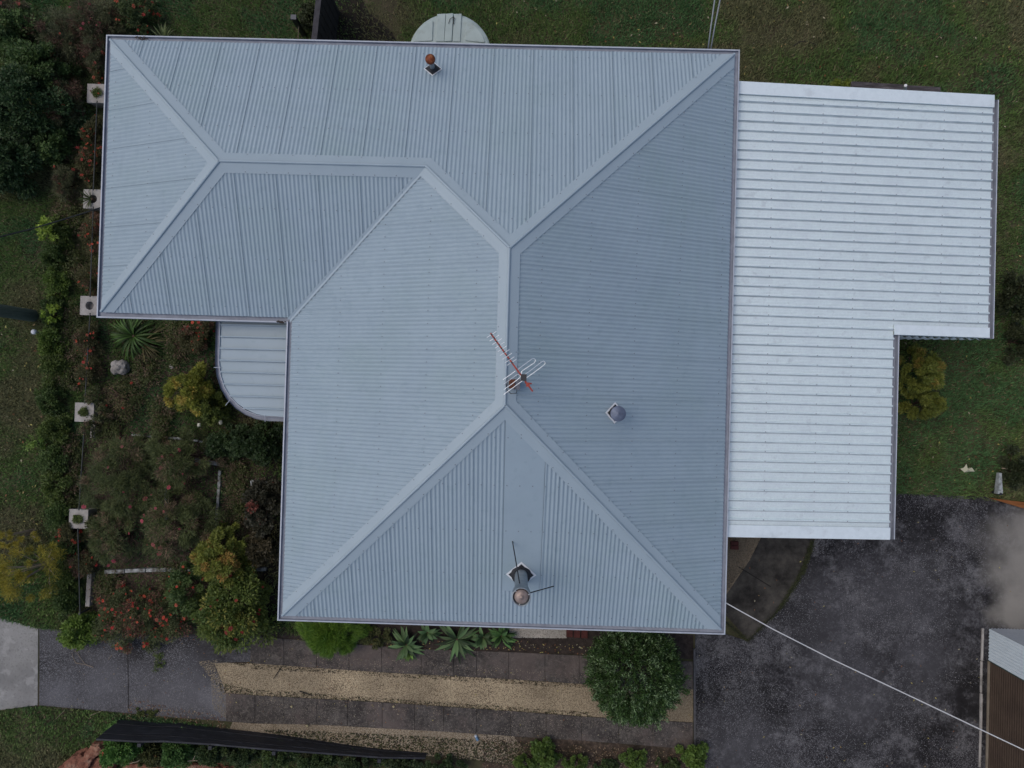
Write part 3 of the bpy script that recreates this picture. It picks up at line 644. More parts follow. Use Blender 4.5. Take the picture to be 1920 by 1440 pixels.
# ------------------------------------------------------------------ grass blades and litter
hard = [PP(q) for q in ([(-160,1100),(0,1158),(72,1178),(300,1190),(480,1188),(1300,1190),(1403,1202),(1462,1142),(1532,1000),(1683,925),(1930,945),(2100,950),(2100,1600),(905,1460),(717,1410),(532,1385),(427,1362),(230,1336),(71,1322),(0,1331),(-160,1362)],)]
patch = PP([(610,-60),(735,-60),(745,40),(758,110),(595,110)])
footp = [ring(.62), [(xb,yT-.2),(xR-1.5,yT-.6),(xR-1.5,yn0+.5),(xR2-.4,yB+.4),(xb,yB+.4)]]
bed = PP([(185,640),(520,600),(525,1200),(460,1245),(300,1250),(190,1195),(165,1100),(150,900),(165,700)])
def grass(name, xlo, xhi, ylo, yhi, dens, label, seed=1, hgt=(.03,.075)):
    r_ = np.random.default_rng(seed); n_ = int((xhi-xlo)*(yhi-ylo)*dens); x = r_.uniform(xlo,xhi,n_); y = r_.uniform(ylo,yhi,n_)
    keep = np.ones(n_, bool)
    for h_ in hard+footp: keep &= ~inpoly(x,y,h_)
    keep &= ~(inpoly(x,y,bed) & (r_.random(n_) > np.where(y > -1.3, .75, .25)))
    keep &= ~(inpoly(x+.5*vnoise(x,y,1.5,66)-.25,y,patch) & (r_.random(n_) > .22))
    keep &= (vnoise(x,y,1.4,31)*.8+r_.random(n_)*.6) > .48
    x, y = x[keep], y[keep]; m = len(x)
    a = r_.uniform(0,6.283,m)+2.0*vnoise(x,y,1.1,77); hh = r_.uniform(*hgt,m)*(.6+.9*vnoise(x,y,2.0,13)); le = r_.uniform(.3,1.3,m)*hh; wd = r_.uniform(.005,.010,m)
    V = np.zeros((m,4,3)); ca, sa = np.cos(a), np.sin(a)
    V[:,0] = np.stack([x-sa*wd, y+ca*wd, 0*x],1); V[:,1] = np.stack([x+sa*wd, y-ca*wd, 0*x],1)
    V[:,2] = np.stack([x+ca*le*.5+sa*wd, y+sa*le*.5-ca*wd, hh*.75],1); V[:,3] = np.stack([x+ca*le, y+sa*le, hh],1)
    F = (np.array([(0,1,2,3)])[None]+4*np.arange(m)[:,None,None]).reshape(-1,4)
    n1 = .5+(vnoise(x,y,.7,3,4)[:,None]-.5)*1.35; n2 = vnoise(x,y,3.5,8)[:,None]; rr = r_.random(m)[:,None]
    green = np.array([.094,.148,.050]); lush = np.array([.125,.205,.060]); brown = np.array([.205,.180,.108]); cool = np.array([.066,.155,.066])
    c = green*(1-n2)+lush*n2; q = np.clip((n1-.50)*5,0,1); c = c*(1-q)+(brown*.6+cool*.4*0+green*.4)*q
    q = np.clip((.42-n1)*6,0,1)*.7; c = c*(1-q)+cool*q
    c = np.where(rr > .95, brown*1.15, c); c = c*r_.uniform(.8,1.45,m)[:,None]
    tag(np_mesh(name, V.reshape(-1,3), F, BLADE, col=np.repeat(c,4,axis=0)), label, 'grass', kind='stuff')
grass('lawn_grass', -13.4, 13.4, 6.0, 10.0, 2600, 'mown green and brownish grass above the house and carport', 1)
grass('lawn_grass', -13.4, -8.0, -6.4, 6.0, 2900, 'darker green grass of the front lawn at the left edge', 2)
grass('lawn_grass', 8.5, 13.4, -3.2, 6.0, 2600, 'grass around the carport notch and right edge', 3)
grass('lawn_grass', -13.4, -7.0, -10.2, -7.3, 2600, 'grass below the driveway crossing in the lower left corner', 4)
grass('garden_grass', -8.0, -4.5, -6, 2.0, 2600, 'sparse weeds and grass in the garden beside the awning', 5, (.04,.10))
grass('border_weeds', -7.0, 6.0, -10.0, -8.7, 900, 'weedy grass along the bottom border behind the dark wall', 6, (.04,.10))
def litter(name, px, n, size, cols, label, seed, z=.03, cat='leaf litter', elong=2.2):
    pts = PP(px); r_ = np.random.default_rng(seed); xs = [p[0] for p in pts]; ys = [p[1] for p in pts]
    x = r_.uniform(min(xs),max(xs),n*3); y = r_.uniform(min(ys),max(ys),n*3); k = inpoly(x,y,pts)
    for h_ in footp: k &= ~inpoly(x,y,h_)
    x, y = x[k][:n], y[k][:n]; m = len(x); a = r_.uniform(0,6.28,m); s_ = size*r_.uniform(.5,1.4,m); t1 = r_.uniform(-.4,.4,m)
    ca, sa = np.cos(a), np.sin(a); V = np.zeros((m,4,3)); w_ = s_/elong
    for i,(u,v,h_) in enumerate(((-1,0,.0),(0,1,.3),(1,0,.5),(0,-1,.2))):
        V[:,i] = np.stack([x+u*s_*ca-v*w_*sa, y+u*s_*sa+v*w_*ca, z+np.abs(t1)*s_*h_],1)
    F = (np.array([(0,3,2,1)])[None]+4*np.arange(m)[:,None,None]).reshape(-1,4)
    c = np.array(cols)[r_.integers(0,len(cols),m)]*r_.uniform(.6,1.2,m)[:,None]
    return tag(np_mesh(name, V.reshape(-1,3), F, PETAL, col=np.repeat(c,4,axis=0)), label, cat, kind='stuff')
DRY = [(.30,.22,.10),(.20,.09,.04),(.35,.32,.22),(.14,.08,.05),(.40,.36,.12)]
for px_,n_,sz_,cl_,lb_,sd_ in (([(480,1366),(720,1376),(1000,1392),(1000,1440),(717,1404),(532,1378)],2600,.022,[(.06,.065,.025),(.035,.045,.018),(.03,.022,.015)],'weeds and dirt scattered through the lower gravel edge',51),
    ([(405,1280),(480,1292),(1110,1335),(1110,1346),(480,1306),(420,1301)],1500,.020,[(.06,.065,.025),(.035,.035,.018),(.05,.035,.022)],'thin weeds along the lower edge of the upper gravel strip',52),
    ([(405,1238),(480,1243),(1110,1283),(1110,1290),(480,1254)],900,.018,[(.05,.045,.022),(.03,.025,.016)],'dark dirt and weeds along the upper edge of the upper gravel strip',53)):
    litter('gravel_weeds', px_, n_, sz_, cl_, lb_, sd_, .022, 'weeds')
litter('fallen_leaves', [(930,-20),(1940,-20),(1940,940),(1690,920),(1690,640),(1880,640),(1880,160),(1380,140),(930,60)], 400, .032, DRY, 'scattered dry and yellow leaves on the lawn right and above the carport', 21, .05)
litter('fallen_leaves', [(1300,1000),(1930,950),(1840,1440),(1300,1440)], 110, .024, DRY, 'small dry leaves scattered over the dark yard', 22, .03)
litter('fallen_leaves', [(905,1385),(1299,1410),(1299,1445),(905,1440)], 1500, .022, [(.13,.08,.05),(.20,.14,.09),(.07,.045,.03),(.28,.22,.15)], 'thick brown leaf litter below the lower wheel strip', 23, .015)
litter('fallen_leaves', [(250,1310),(430,1345),(430,1370),(300,1352),(220,1345)], 450, .02, [(.16,.07,.045),(.10,.07,.05),(.3,.24,.17)], 'brown leaf litter along the foot of the dark wall', 24, .02)
litter('fallen_leaves', [(190,800),(500,800),(500,1200),(190,1200)], 1500, .028, [(.13,.085,.065),(.20,.15,.12),(.10,.05,.04)], 'pale brown bark and leaf litter in the front garden beds', 25, .02)
litter('fallen_leaves', [(80,1185),(420,1200),(1300,1290),(1299,1400),(430,1350),(80,1318)], 300, .017, DRY, 'small leaves scattered over the driveway and wheel strips', 26, .04)
litter('fallen_leaves', [(480,1196),(960,1200),(1110,1210),(1110,1228),(785,1217),(480,1200)], 250, .022, DRY, 'leaf litter in the soil strip below the eave', 27, .02)
litter('fallen_leaves', [(-20,600),(90,600),(100,1150),(-20,1140)], 130, .03, DRY, 'few leaves on the front lawn', 28, .05)
# ------------------------------------------------------------------ plants
def unit(v): return v/(np.linalg.norm(v,axis=-1,keepdims=True)+1e-9)
def leaf_quads(c, d, nrm, l, wd):
    s = unit(np.cross(d, nrm)); V = np.stack([c-d*l[:,None]*.5, c+s*wd[:,None]*.5-d*l[:,None]*.08, c+d*l[:,None]*.5, c-s*wd[:,None]*.5-d*l[:,None]*.08],1)
    F = (np.array([(0,1,2,3)])[None]+4*np.arange(len(c))[:,None,None]).reshape(-1,4)
    return V.reshape(-1,3), F
BARK = noisemat('shrub_bark', [(.3,(.035,.022,.015)),(.7,(.10,.07,.05))], 20, 5, rough=.9)
TWIGM = mat('pale_twig', (.26,.21,.15), .8)
SEED = [100]
def flowers(pts, size, cols):
    r_ = np.random.default_rng(SEED[0]); V = []; F = []; C = []
    for p in pts:
        k = 6; a0 = r_.uniform(0,6); sz = size*r_.uniform(.4,1.15); c = np.array(cols[r_.integers(len(cols))])*r_.uniform(.45,1.0)
        tilt = r_.normal(0,.35,2)
        for i in range(k):
            a = a0+i*6.283/k; d = np.array([math.cos(a),math.sin(a),tilt[0]*math.cos(a)+tilt[1]*math.sin(a)]); s_ = np.array([-math.sin(a),math.cos(a),0])
            b0 = len(V); V += [p, p+d*sz*.6+s_*sz*.38+(0,0,sz*.2), p+d*sz+(0,0,sz*.05), p+d*sz*.6-s_*sz*.38+(0,0,sz*.2)]
            F.append((b0,b0+3,b0+2,b0+1)); C += [c*.75,c,c*1.1,c]
    return np.array(V), np.array(F), np.array(C)
def bush(name, label, cat, px, py, rpx, rpy, h, n_leaf, leaf=(.06,.03), c0=(.03,.06,.015), c1=(.06,.10,.02), tip=None, tipf=.0, nc=40, clr=.22,
         droop=0.0, fl=None, flc=None, fls=.035, group=None, base=0.0, shell=.55, radial=.6, stems=7, stemm=None, fromz=.6, rot=0.0, zlow=.12):
    n = int(n_leaf*1.75); g_ = 2.0; c0 = [q*g_ for q in c0]; c1 = [q*g_ for q in c1]; tip = tip and [q*g_ for q in tip]
    SEED[0] += 1; r_ = np.random.default_rng(SEED[0]); c = P(px,py,h*fromz); k = (H-h*fromz)/FPX; rx, ry = rpx*k, rpy*k
    root = thing(name, label, cat, (c[0],c[1],base), group)
    a = r_.uniform(0,6.283,nc); rr = np.sqrt(r_.random(nc)); u = rr*np.cos(a); v = rr*np.sin(a)
    top = np.sqrt(np.clip(1-rr**2,0,1)); zz = h*(zlow+(1-zlow)*top*np.where(r_.random(nc) < shell, r_.uniform(.85,1,nc), r_.uniform(.2,.85,nc)))
    jit = 1+.16*np.sin(a*3+r_.uniform(0,6))+.10*np.sin(a*5+r_.uniform(0,6)); u *= jit; v *= jit
    cr, sr = math.cos(rot), math.sin(rot); X = u*rx*(1-clr*.5); Y = v*ry*(1-clr*.5)
    cen = np.stack([c[0]+X*cr-Y*sr, c[1]+X*sr+Y*cr, base+zz],1); R0 = min(rx,ry)
    ci = r_.integers(0,nc,n); dirv = unit(r_.normal(0,1,(n,3))*[1,1,.7]); rad = R0*clr*r_.random(n)**.5*r_.uniform(.6,1.4,nc)[ci]
    pos = cen[ci]+dirv*rad[:,None]; pos[:,2] = np.maximum(pos[:,2], base+.015)
    outw = unit(pos-cen[ci]+1e-4); rad2 = unit(pos-np.array([c[0],c[1],base+h*.2]))
    d = unit(outw*radial+rad2*(1-radial)+r_.normal(0,.35,(n,3))+[0,0,-droop]); nrm = unit(np.array([0,0,1.0])+r_.normal(0,.45,(n,3))+rad2*.4)
    l = leaf[0]*r_.uniform(.6,1.3,n); wd = leaf[1]*r_.uniform(.7,1.2,n); V, F = leaf_quads(pos, d, nrm, l, wd)
    mixc = r_.random(nc)[ci]*.6+r_.random(n)*.4; col = np.array(c0)*(1-mixc[:,None])+np.array(c1)*mixc[:,None]
    if tip is not None:
        tm = (r_.random(nc) < tipf)[ci] & (r_.random(n) < .8); col[tm] = np.array(tip)*r_.uniform(.6,1.15,(tm.sum(),1))
    col *= r_.uniform(.7,1.3,n)[:,None]
    C = np.repeat(col,4,axis=0)
    if fl:
        ii = r_.integers(0,nc,fl); q = cen[ii]+unit(r_.normal(0,1,(fl,3))+[0,0,.9])*(R0*clr*.9); V2, F2, C2 = flowers(q, fls, flc or [(.55,.06,.03)])
        F = np.vstack([F, F2+len(V)]); V = np.vstack([V, V2]); C = np.vstack([C, C2])
    np_mesh('foliage', V, F, LEAF, root, C)
    if stems:
        mb = MB(); order = np.argsort(-np.hypot(X,Y))[:stems*2:2]
        for i in order:
            q = cen[i]; m_ = np.array([c[0]*.6+q[0]*.4, c[1]*.6+q[1]*.4, base+(q[2]-base)*.6])
            mb.tube([(c[0]+r_.normal(0,.02),c[1]+r_.normal(0,.02),base-.02), m_, q], [.018,.012,.005], 5)
        mb.build('branches', stemm or BARK, root)
    return root
def rosette(name, label, cat, px, py, rpx, n, c0, c1, h=.5, wid=.03, wide=.35, arch=.5, sector=None, group=None, fromz=.6, thick=False, base=0.0, tipc=None):
    """strap-leaved plant: every leaf a folded strip arching out of the heart"""
    SEED[0] += 1; r_ = np.random.default_rng(SEED[0]); c = P(px,py,h*fromz); k = (H-h*fromz)/FPX; Rr = rpx*k
    root = thing(name, label, cat, (c[0],c[1],base), group); V = []; F = []; C = []
    for i in range(n):
        a = r_.uniform(*(sector or (0,6.283))); elv = r_.uniform(.15,1.25); Ln = Rr*(.75+.35*r_.random()); ns = 6
        cc = np.array(c0)*(1-r_.random())+np.array(c1)*r_.random()*1.0; cc = cc*r_.uniform(.7,1.2)
        d = np.array([math.cos(a),math.sin(a)]); s_ = np.array([-d[1],d[0],0]); bb = len(V)
        for j in range(ns+1):
            f = j/ns; hor = Ln*f*(math.cos(elv)*.75+.35)*(1-.12*f*0); z = h*(.25+math.sin(elv)*.9*f-arch*f*f*(1.0-.3*math.sin(elv)))
            wv = wid*(wide+(1-wide)*math.sin(min(1,f*1.6)*1.57)) * (1 if f < .45 else max(.02,(1-f)/.55)**.8)
            p = np.array([c[0]+d[0]*hor, c[1]+d[1]*hor, base+max(.02,z)])
            V += [p+s_*wv+(0,0,wv*.45), p, p-s_*wv+(0,0,wv*.45)]
            q = cc if tipc is None or f < .6 else cc*(1-(f-.6)*1.8)+np.array(tipc)*(f-.6)*1.8; C += [q*.85,q,q*1.12]
            if j:
                o = bb+3*j; F += [(o-3,o-2,o+1,o),(o-2,o-1,o+2,o+1)]
    np_mesh('leaves', np.array(V), np.array(F), LEAF, root, np.array(C), smooth=False)
    MB().tube([(c[0],c[1],base-.02),(c[0],c[1],base+h*.3)], [.05,.03], 8).build('stem', BARK, root)
    return root
RED = [(.58,.07,.035),(.50,.10,.05),(.42,.03,.025)]; PINK = [(.42,.07,.10),(.34,.10,.09)]
# hedge line between lawn and garden
hd = [(108,430,26,30,'olive'),(100,480,24,36,'dark'),(103,530,25,34,'vivid'),(97,585,22,36,'dark'),(96,640,26,34,'vivid'),(98,695,27,36,'olive'),(92,750,26,34,'dark'),(100,805,28,34,'olive'),
      (98,860,30,34,'dark'),(104,915,28,36,'olive'),(112,970,26,34,'dark'),(116,1025,27,34,'dark'),(118,1080,28,34,'olive'),(124,1130,28,32,'dark')]
hcol = dict(olive=((.026,.042,.010),(.056,.080,.018)), dark=((.019,.036,.010),(.040,.064,.016)), vivid=((.030,.055,.010),(.070,.105,.020)))  # leaf colour ranges, one per hedge bush tone
where = ['level with the dark cable','below the lime-leaved sapling','above the utility pole','beside the second lime sapling','nearest the white capped riser','left of the carved stone','left of the bare twiggy bush','just left of the square planter pillar',
         'below the square planter pillar','left of the pink-flowered needle bush','beside the lowest square pillar','right of the golden feathery tree','right of the golden tree, lower side','just above the driveway shrub']
for (x,y,a,b_,kk),wh in zip(hd, where):
    c0,c1 = hcol[kk]; bush('hedge_bush', f'low {"bright" if kk=="vivid" else kk} green hedge bush {wh}', 'hedge', x,y,a,b_,.5,2600,(.05,.03),c0,c1,nc=34,clr=.34,group='bushes of the front hedge line')
for (x,y,lb) in ((128,300,'weedy green undergrowth beside the dark bushes left of the roof'),(128,400,'weedy green undergrowth left of the second pillar'),(130,500,'weedy green undergrowth above the third pillar'),(135,610,'weedy green undergrowth left of the strap-leaved plant'),(130,700,'weedy green undergrowth left of the carved stone'),(128,850,'weedy green undergrowth below the mossy planter pillar'),(132,920,'weedy green undergrowth above the lowest pillar'),(205,560,'weedy green undergrowth at the wing corner under the eave'),(270,690,'weedy green ground cover right of the carved stone'),(330,640,'weedy green ground cover between strap-leaved plant and awning'),(300,780,'weedy green ground cover below the golden shrub left side'),(200,800,'weedy green ground cover right of the mossy planter pillar'),(270,860,'weedy ground cover under the needle bushes below the thin edging'),(440,890,'weedy ground cover right of the faint white edging'),(445,950,'weedy ground cover left of the reddish dark shrub'),(200,1110,'weedy ground cover left of the red flower bush above the driveway'),(320,1095,'weedy ground cover just below the long white edging'),(240,740,'weedy ground cover right of the bare twiggy bush')):
    bush('undergrowth', lb, 'undergrowth', x,y,30,50,.25,1500,(.05,.022),(.026,.036,.012),(.055,.066,.022),tip=(.085,.06,.04),tipf=.3,nc=60,clr=.35,stems=0,group='weedy undergrowth of the front garden')
for (x,y,lb) in ((192,776,'olive bush hiding the inner side of the mossy planter pillar'),(176,985,'olive bush hiding the inner side of the lowest pillar'),(176,745,'brownish olive bush just above the mossy planter pillar'),(165,800,'small olive bush around the pale kerb below the mossy pillar')):
    bush('undergrowth', lb, 'undergrowth', x,y,17,24,.62,900,(.06,.018),(.028,.036,.013),(.055,.062,.024),tip=(.085,.06,.04),tipf=.3,nc=30,clr=.35,stems=4,group='weedy undergrowth of the front garden')
bush('lime_sapling','lime green leafy sapling crossed by the dark cable','shrub',93,432,22,30,.9,420,(.07,.045),(.08,.13,.02),(.15,.20,.03),nc=16,clr=.3)
bush('lime_sapling','small lime green sapling on the lawn right of the utility pole','shrub',96,590,17,22,.8,300,(.07,.045),(.09,.14,.02),(.15,.20,.03),nc=12,clr=.3)
bush('lime_sapling','pale green leafy weed in the hedge line left of the planter pillar','shrub',70,830,24,24,.6,380,(.06,.04),(.05,.09,.02),(.10,.15,.03),nc=14,clr=.3)
bush('driveway_shrub','fresh green rounded shrub at the top edge of the driveway','shrub',143,1188,36,34,.7,3400,(.055,.04),(.035,.065,.012),(.085,.13,.022),nc=42,clr=.3)
# upper left garden
big = [(40,190,80,70,1.6,'d'),(-10,300,70,60,1.4,'d'),(70,120,60,50,1.2,'m'),(20,60,60,55,1.1,'m'),(110,60,55,50,1.0,'n'),(165,40,45,50,.9,'r'),(95,270,32,40,.8,'m'),(118,190,36,60,.9,'n'),(120,340,26,36,.6,'n'),(180,95,34,40,.8,'n'),(215,25,34,36,.8,'n')]
bl = ['broad dark green bush, largest at the left edge above the hedge','dark green bush cut by the left edge below the largest one','mid green bush above the largest dark bush','mid green bush in the extreme upper left corner',
      'thin needle-leaved olive bush at the top edge, second from the corner','needle-leaved bush with crimson flower heads left of the roof corner','small mid green bush below the largest dark bush','tall olive needle-leaved bush left of the upper planter pillar','loose olive bush above the dark cable','loose brownish green bush just left of the roof corner','needle-leaved bush at the top edge left of the red flower bed']
for (x,y,a,b_,h,k),lb in zip(big,bl):
    if k in 'dm': bush('garden_bush',lb,'shrub',x,y,a,b_,h,int(5200*a/60),(.075,.045),(.012,.028,.010) if k=='d' else (.022,.042,.014),(.026,.048,.018) if k=='d' else (.045,.075,.022),nc=int(60),clr=.26)
    else: bush('garden_bush',lb,'shrub',x,y,a,b_,h,int(5200*a/50),(.11,.010),(.030,.036,.018),(.060,.066,.032),tip=(.055,.030,.022),tipf=.25,nc=46,clr=.30,fl=26 if k=='r' else 5,flc=[(.26,.02,.045),(.20,.02,.03)] if k=='r' else [(.30,.05,.03)],fls=.045)
bush('red_flowering_bush','bush thick with orange-red flowers just above the roof left corner','shrub',250,22,52,34,.9,3800,(.06,.025),(.020,.036,.014),(.042,.058,.020),nc=44,clr=.26,fl=46,flc=RED,fls=.045)
bush('red_flowering_bush','small red flowering bush in the far upper left corner','shrub',25,25,34,40,1.0,1700,(.06,.02),(.030,.030,.016),(.05,.045,.025),nc=26,clr=.3,fl=30,flc=[(.20,.03,.025),(.26,.05,.035)],fls=.04)
# thorny red flowered bushes along the fence line
for (x,y,a,b_,nf,lb) in ((182,130,16,34,9,'thorny red-flowered bush above the upper planter pillar'),(172,270,24,64,22,'long thorny red-flowered bush between the two upper pillars'),(160,310,22,40,10,'sparse red-flowered bush beside the roof left edge above the second pillar'),
      (172,440,24,48,16,'thorny red-flowered bush just below the second pillar'),(168,520,22,34,10,'red-flowered bush above the third pillar'),(165,640,26,36,12,'red-flowered bush left of the big strap-leaved plant'),(165,700,26,30,8,'red-flowered bush left of the carved stone'),
      (130,1000,24,34,10,'red-flowered bush left of the lowest square pillar'),(150,1060,28,30,9,'red-flowered bush below the lowest square pillar'),(358,635,30,26,10,'red-flowered bush above the golden shrub beside the awning'),(385,612,14,14,7,'small red-flowered bush tucked against the awning corner')):
    bush('thorny_bush',lb,'shrub',x,y,a,b_,.5,int(55*a*b_/14),(.05,.016),(.030,.034,.014),(.060,.056,.024),tip=(.09,.05,.035),tipf=.2,nc=26,clr=.42,fl=int(nf*1.6),flc=RED,fls=.042,stems=10,stemm=mat('thorny_stem',(.10,.055,.045),.9),group='red-flowered thorny bushes of the front garden')
# big driveway-corner flowering bushes
bush('red_flowering_bush','sprawling bush dense with orange-red flowers above the driveway','shrub',255,1165,105,62,.85,9500,(.055,.022),(.028,.040,.015),(.055,.062,.024),tip=(.10,.05,.035),tipf=.3,nc=90,clr=.22,fl=120,flc=RED,fls=.044,stems=16,stemm=mat('red_stem',(.13,.06,.045),.9))
bush('leafy_flowering_shrub','tall yellow-green leafy shrub with red blooms at the lower left house corner','shrub',430,1150,72,88,1.3,9500,(.07,.035),(.028,.050,.012),(.075,.095,.020),tip=(.13,.13,.03),tipf=.18,nc=80,clr=.22,fl=26,flc=[(.35,.045,.03)],fls=.05)
bush('leafy_flowering_shrub','mid green shrub between the red flower bush and the house corner shrub','shrub',350,1110,50,55,.9,4200,(.06,.035),(.024,.045,.015),(.050,.075,.020),nc=44,clr=.25,fl=16,flc=RED,fls=.045)
# grevillea like needle bushes with gaps
for (x,y,a,b_,n_,nf,lb) in ((215,905,75,85,6800,8,'airy needle-leaved bush with pink flowers right of the hedge'),(330,860,70,60,5200,9,'airy needle-leaved bush around the broken white edging'),(330,980,80,70,6800,14,'airy needle-leaved bush with dusky pink flowers above the long white edging'),(215,1010,60,50,3600,9,'airy needle-leaved bush beside the lowest square pillar')):
    bush('needle_bush',lb,'shrub',x,y,a,b_,1.1,n_,(.12,.011),(.026,.036,.014),(.058,.072,.024),tip=(.10,.072,.045),tipf=.12,nc=64,clr=.20,fl=nf,flc=PINK,fls=.05,stems=22,shell=.8,group='needle-leaved bushes of the front garden')
# golden shrubs
gold = dict(c0=(.065,.082,.014),c1=(.150,.158,.026),tip=(.22,.175,.038),tipf=.25)
bush('golden_shrub','yellow-green feathery shrub just left of the curved awning','shrub',352,735,50,45,1.2,7600,(.08,.022),nc=95,clr=.17,**gold)
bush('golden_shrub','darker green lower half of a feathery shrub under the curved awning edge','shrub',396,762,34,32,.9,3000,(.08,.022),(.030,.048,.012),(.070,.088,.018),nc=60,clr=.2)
bush('golden_shrub','yellow-green shrub with orange new growth at the end of the long white edging','shrub',412,1048,60,56,1.3,8200,(.085,.028),(.052,.070,.014),(.120,.130,.024),tip=(.20,.13,.036),tipf=.22,nc=100,clr=.17)
bush('golden_shrub','olive feathery shrub in the carport notch','shrub',1730,700,42,54,1.3,7200,(.09,.028),(.050,.070,.014),(.110,.120,.024),tip=(.15,.12,.03),tipf=.10,nc=80,clr=.18,rot=.2)
bush('golden_shrub','smaller olive shrub below the one in the carport notch','shrub',1735,760,42,28,.9,3600,(.085,.028),(.050,.068,.014),(.105,.112,.022),nc=28,clr=.28)
bush('feathery_tree','blurred golden feathery young tree on the lawn at the left edge','tree',40,1075,62,52,1.8,3600,(.10,.010),(.09,.085,.011),(.17,.145,.018),nc=44,clr=.22,shell=.8,stems=14,stemm=TWIGM)
bush('feathery_tree','small golden feathery sprig at the left edge above the larger golden tree','tree',10,1010,60,18,1.6,1100,(.10,.010),(.10,.09,.014),(.18,.15,.02),nc=22,clr=.3,stems=8,stemm=TWIGM)
# dark shrubs by the house
bush('dark_shrub','very dark green shrub below the curved awning','shrub',480,830,56,40,1.0,4600,(.07,.05),(.010,.020,.008),(.024,.042,.014),nc=50,clr=.26,fl=0)
bush('dark_shrub','dark shrub with reddish leaves against the main roof left edge','shrub',492,955,40,56,1.0,4600,(.07,.05),(.014,.016,.010),(.032,.030,.020),tip=(.09,.03,.022),tipf=.12,nc=46,clr=.26)
bush('dark_shrub','dark bronze shrub beside the golden orange-tipped shrub','shrub',490,1030,34,34,.8,2600,(.06,.04),(.018,.018,.010),(.045,.036,.020),nc=30,clr=.3)
bush('dark_shrub','dark green undergrowth shrub between awning and white edging','shrub',425,830,46,34,.6,2800,(.06,.04),(.012,.024,.010),(.028,.048,.016),nc=34,clr=.3)
bush('bare_bush','bare twiggy reddish bush left of the lawn path below the carved stone','shrub',222,745,40,44,.5,500,(.05,.015),(.05,.05,.02),(.09,.07,.035),nc=36,clr=.3,stems=26,stemm=mat('bare_red_twig',(.16,.085,.07),.9),fl=3,flc=RED)
# strap leaved plants
rosette('strap_leaved_plant','large green strap-leaved plant below the wing gutter','yucca',238,628,64,90,(.030,.075,.014),(.070,.13,.03),h=.9,wid=.022,arch=.9)
rosette('strap_leaved_plant','brown-tipped dry fringe of strap leaves right of the large strap-leaved plant','yucca',262,640,58,40,(.06,.065,.02),(.12,.10,.04),h=.5,wid=.016,arch=.7,sector=(-1.4,.9))
rosette('strap_leaved_plant','pale strap-leaved plant showing above the wing roof edge','yucca',300,68,34,46,(.10,.14,.05),(.18,.22,.10),h=.8,wid=.016,arch=.4)
for (x,y,r_,n_,lb) in ((760,1213,37,28,'blue-green agave furthest left under the lower eave'),(800,1190,26,22,'small agave tucked half under the eave between two larger ones'),(856,1203,46,32,'largest agave in the middle of the row under the lower eave'),(905,1200,26,22,'agave between the largest one and the bright end one'),(940,1196,34,30,'bright green agave at the right end of the eave row')):
    rosette('agave',lb,'agave',x,y,r_,n_,(.055,.115,.045),(.13,.21,.085) if r_ != 34 else (.09,.19,.045),h=.45,wid=.050,arch=.55,wide=.3,group='agaves under the lower eave')
rosette('agave','pale-centred lime agave leaf cluster at the front of the leftmost agave','agave',768,1226,20,12,(.07,.14,.03),(.12,.20,.05),h=.3,wid=.035,arch=.5,sector=(3.6,6.0))
# fern like bush under eave: fine drooping fronds
bush('fern_bush','bright green fine-leaved mounded bush under the lower left eave','shrub',620,1192,62,42,.75,13000,(.17,.008),(.026,.066,.006),(.072,.122,.014),nc=90,clr=.22,droop=.35,radial=.05,stems=0,shell=.9)
bush('dark_shrub','brownish green low shrub between the bright fern bush and the agaves','shrub',700,1195,38,20,.4,1900,(.045,.022),(.026,.034,.012),(.055,.058,.020),nc=26,clr=.3)
# clipped ball shrub
def ball():
    r_ = np.random.default_rng(55); h = 1.05; c = P(1190,1262,h); k = (H-h)/FPX; Rb = 91*k
    root = thing('ball_shrub','big rounded dark green shrub with pale leaf tips at the lower right eave','shrub',(c[0],c[1],0))
    n = 52000; ncl = 560; i_ = np.arange(ncl)+.5; ph = np.arccos(1-1.55*i_/ncl); th = math.pi*(1+5**.5)*i_
    cd_ = np.stack([np.cos(th)*np.sin(ph),np.sin(th)*np.sin(ph),np.cos(ph)],1)+r_.normal(0,.05,(ncl,3))
    rad = Rb*(.93+.05*r_.normal(0,1,ncl)); cen = c+cd_*rad[:,None]; ci = r_.integers(0,ncl,n)
    pos = cen[ci]+r_.normal(0,.038,(n,3))-cd_[ci]*(np.abs(r_.normal(0,.06,n))+(r_.random(n) < .4)*r_.uniform(.05,.35,n))[:,None]
    d = unit(cd_[ci]*.9+r_.normal(0,.5,(n,3))+[0,0,.2]); nr = unit(cd_[ci]+r_.normal(0,.6,(n,3)))
    V, F = leaf_quads(pos,d,nr,r_.uniform(.035,.075,n),r_.uniform(.016,.028,n))
    pale = (r_.random(ncl) < .42)[ci]; col = np.array([.028,.066,.020])*(1-r_.random((n,1)))+np.array([.070,.130,.036])*r_.random((n,1))
    m = pale & (r_.random(n) < .55) ; col[m] = np.array([.25,.37,.19])*r_.uniform(.5,1.15,(m.sum(),1))
    np_mesh('foliage', V, F, LEAF, root, np.repeat(col,4,axis=0))
    mb = MB(); 
    for i in range(0,ncl,16): mb.tube([(c[0],c[1],.3),tuple(c*.4+cen[i]*.6)], [.02,.006], 5)
    mb.tube([(c[0],c[1],-.05),(c[0],c[1],.5)], [.07,.05], 8); mb.build('branches', BARK, root)
ball()
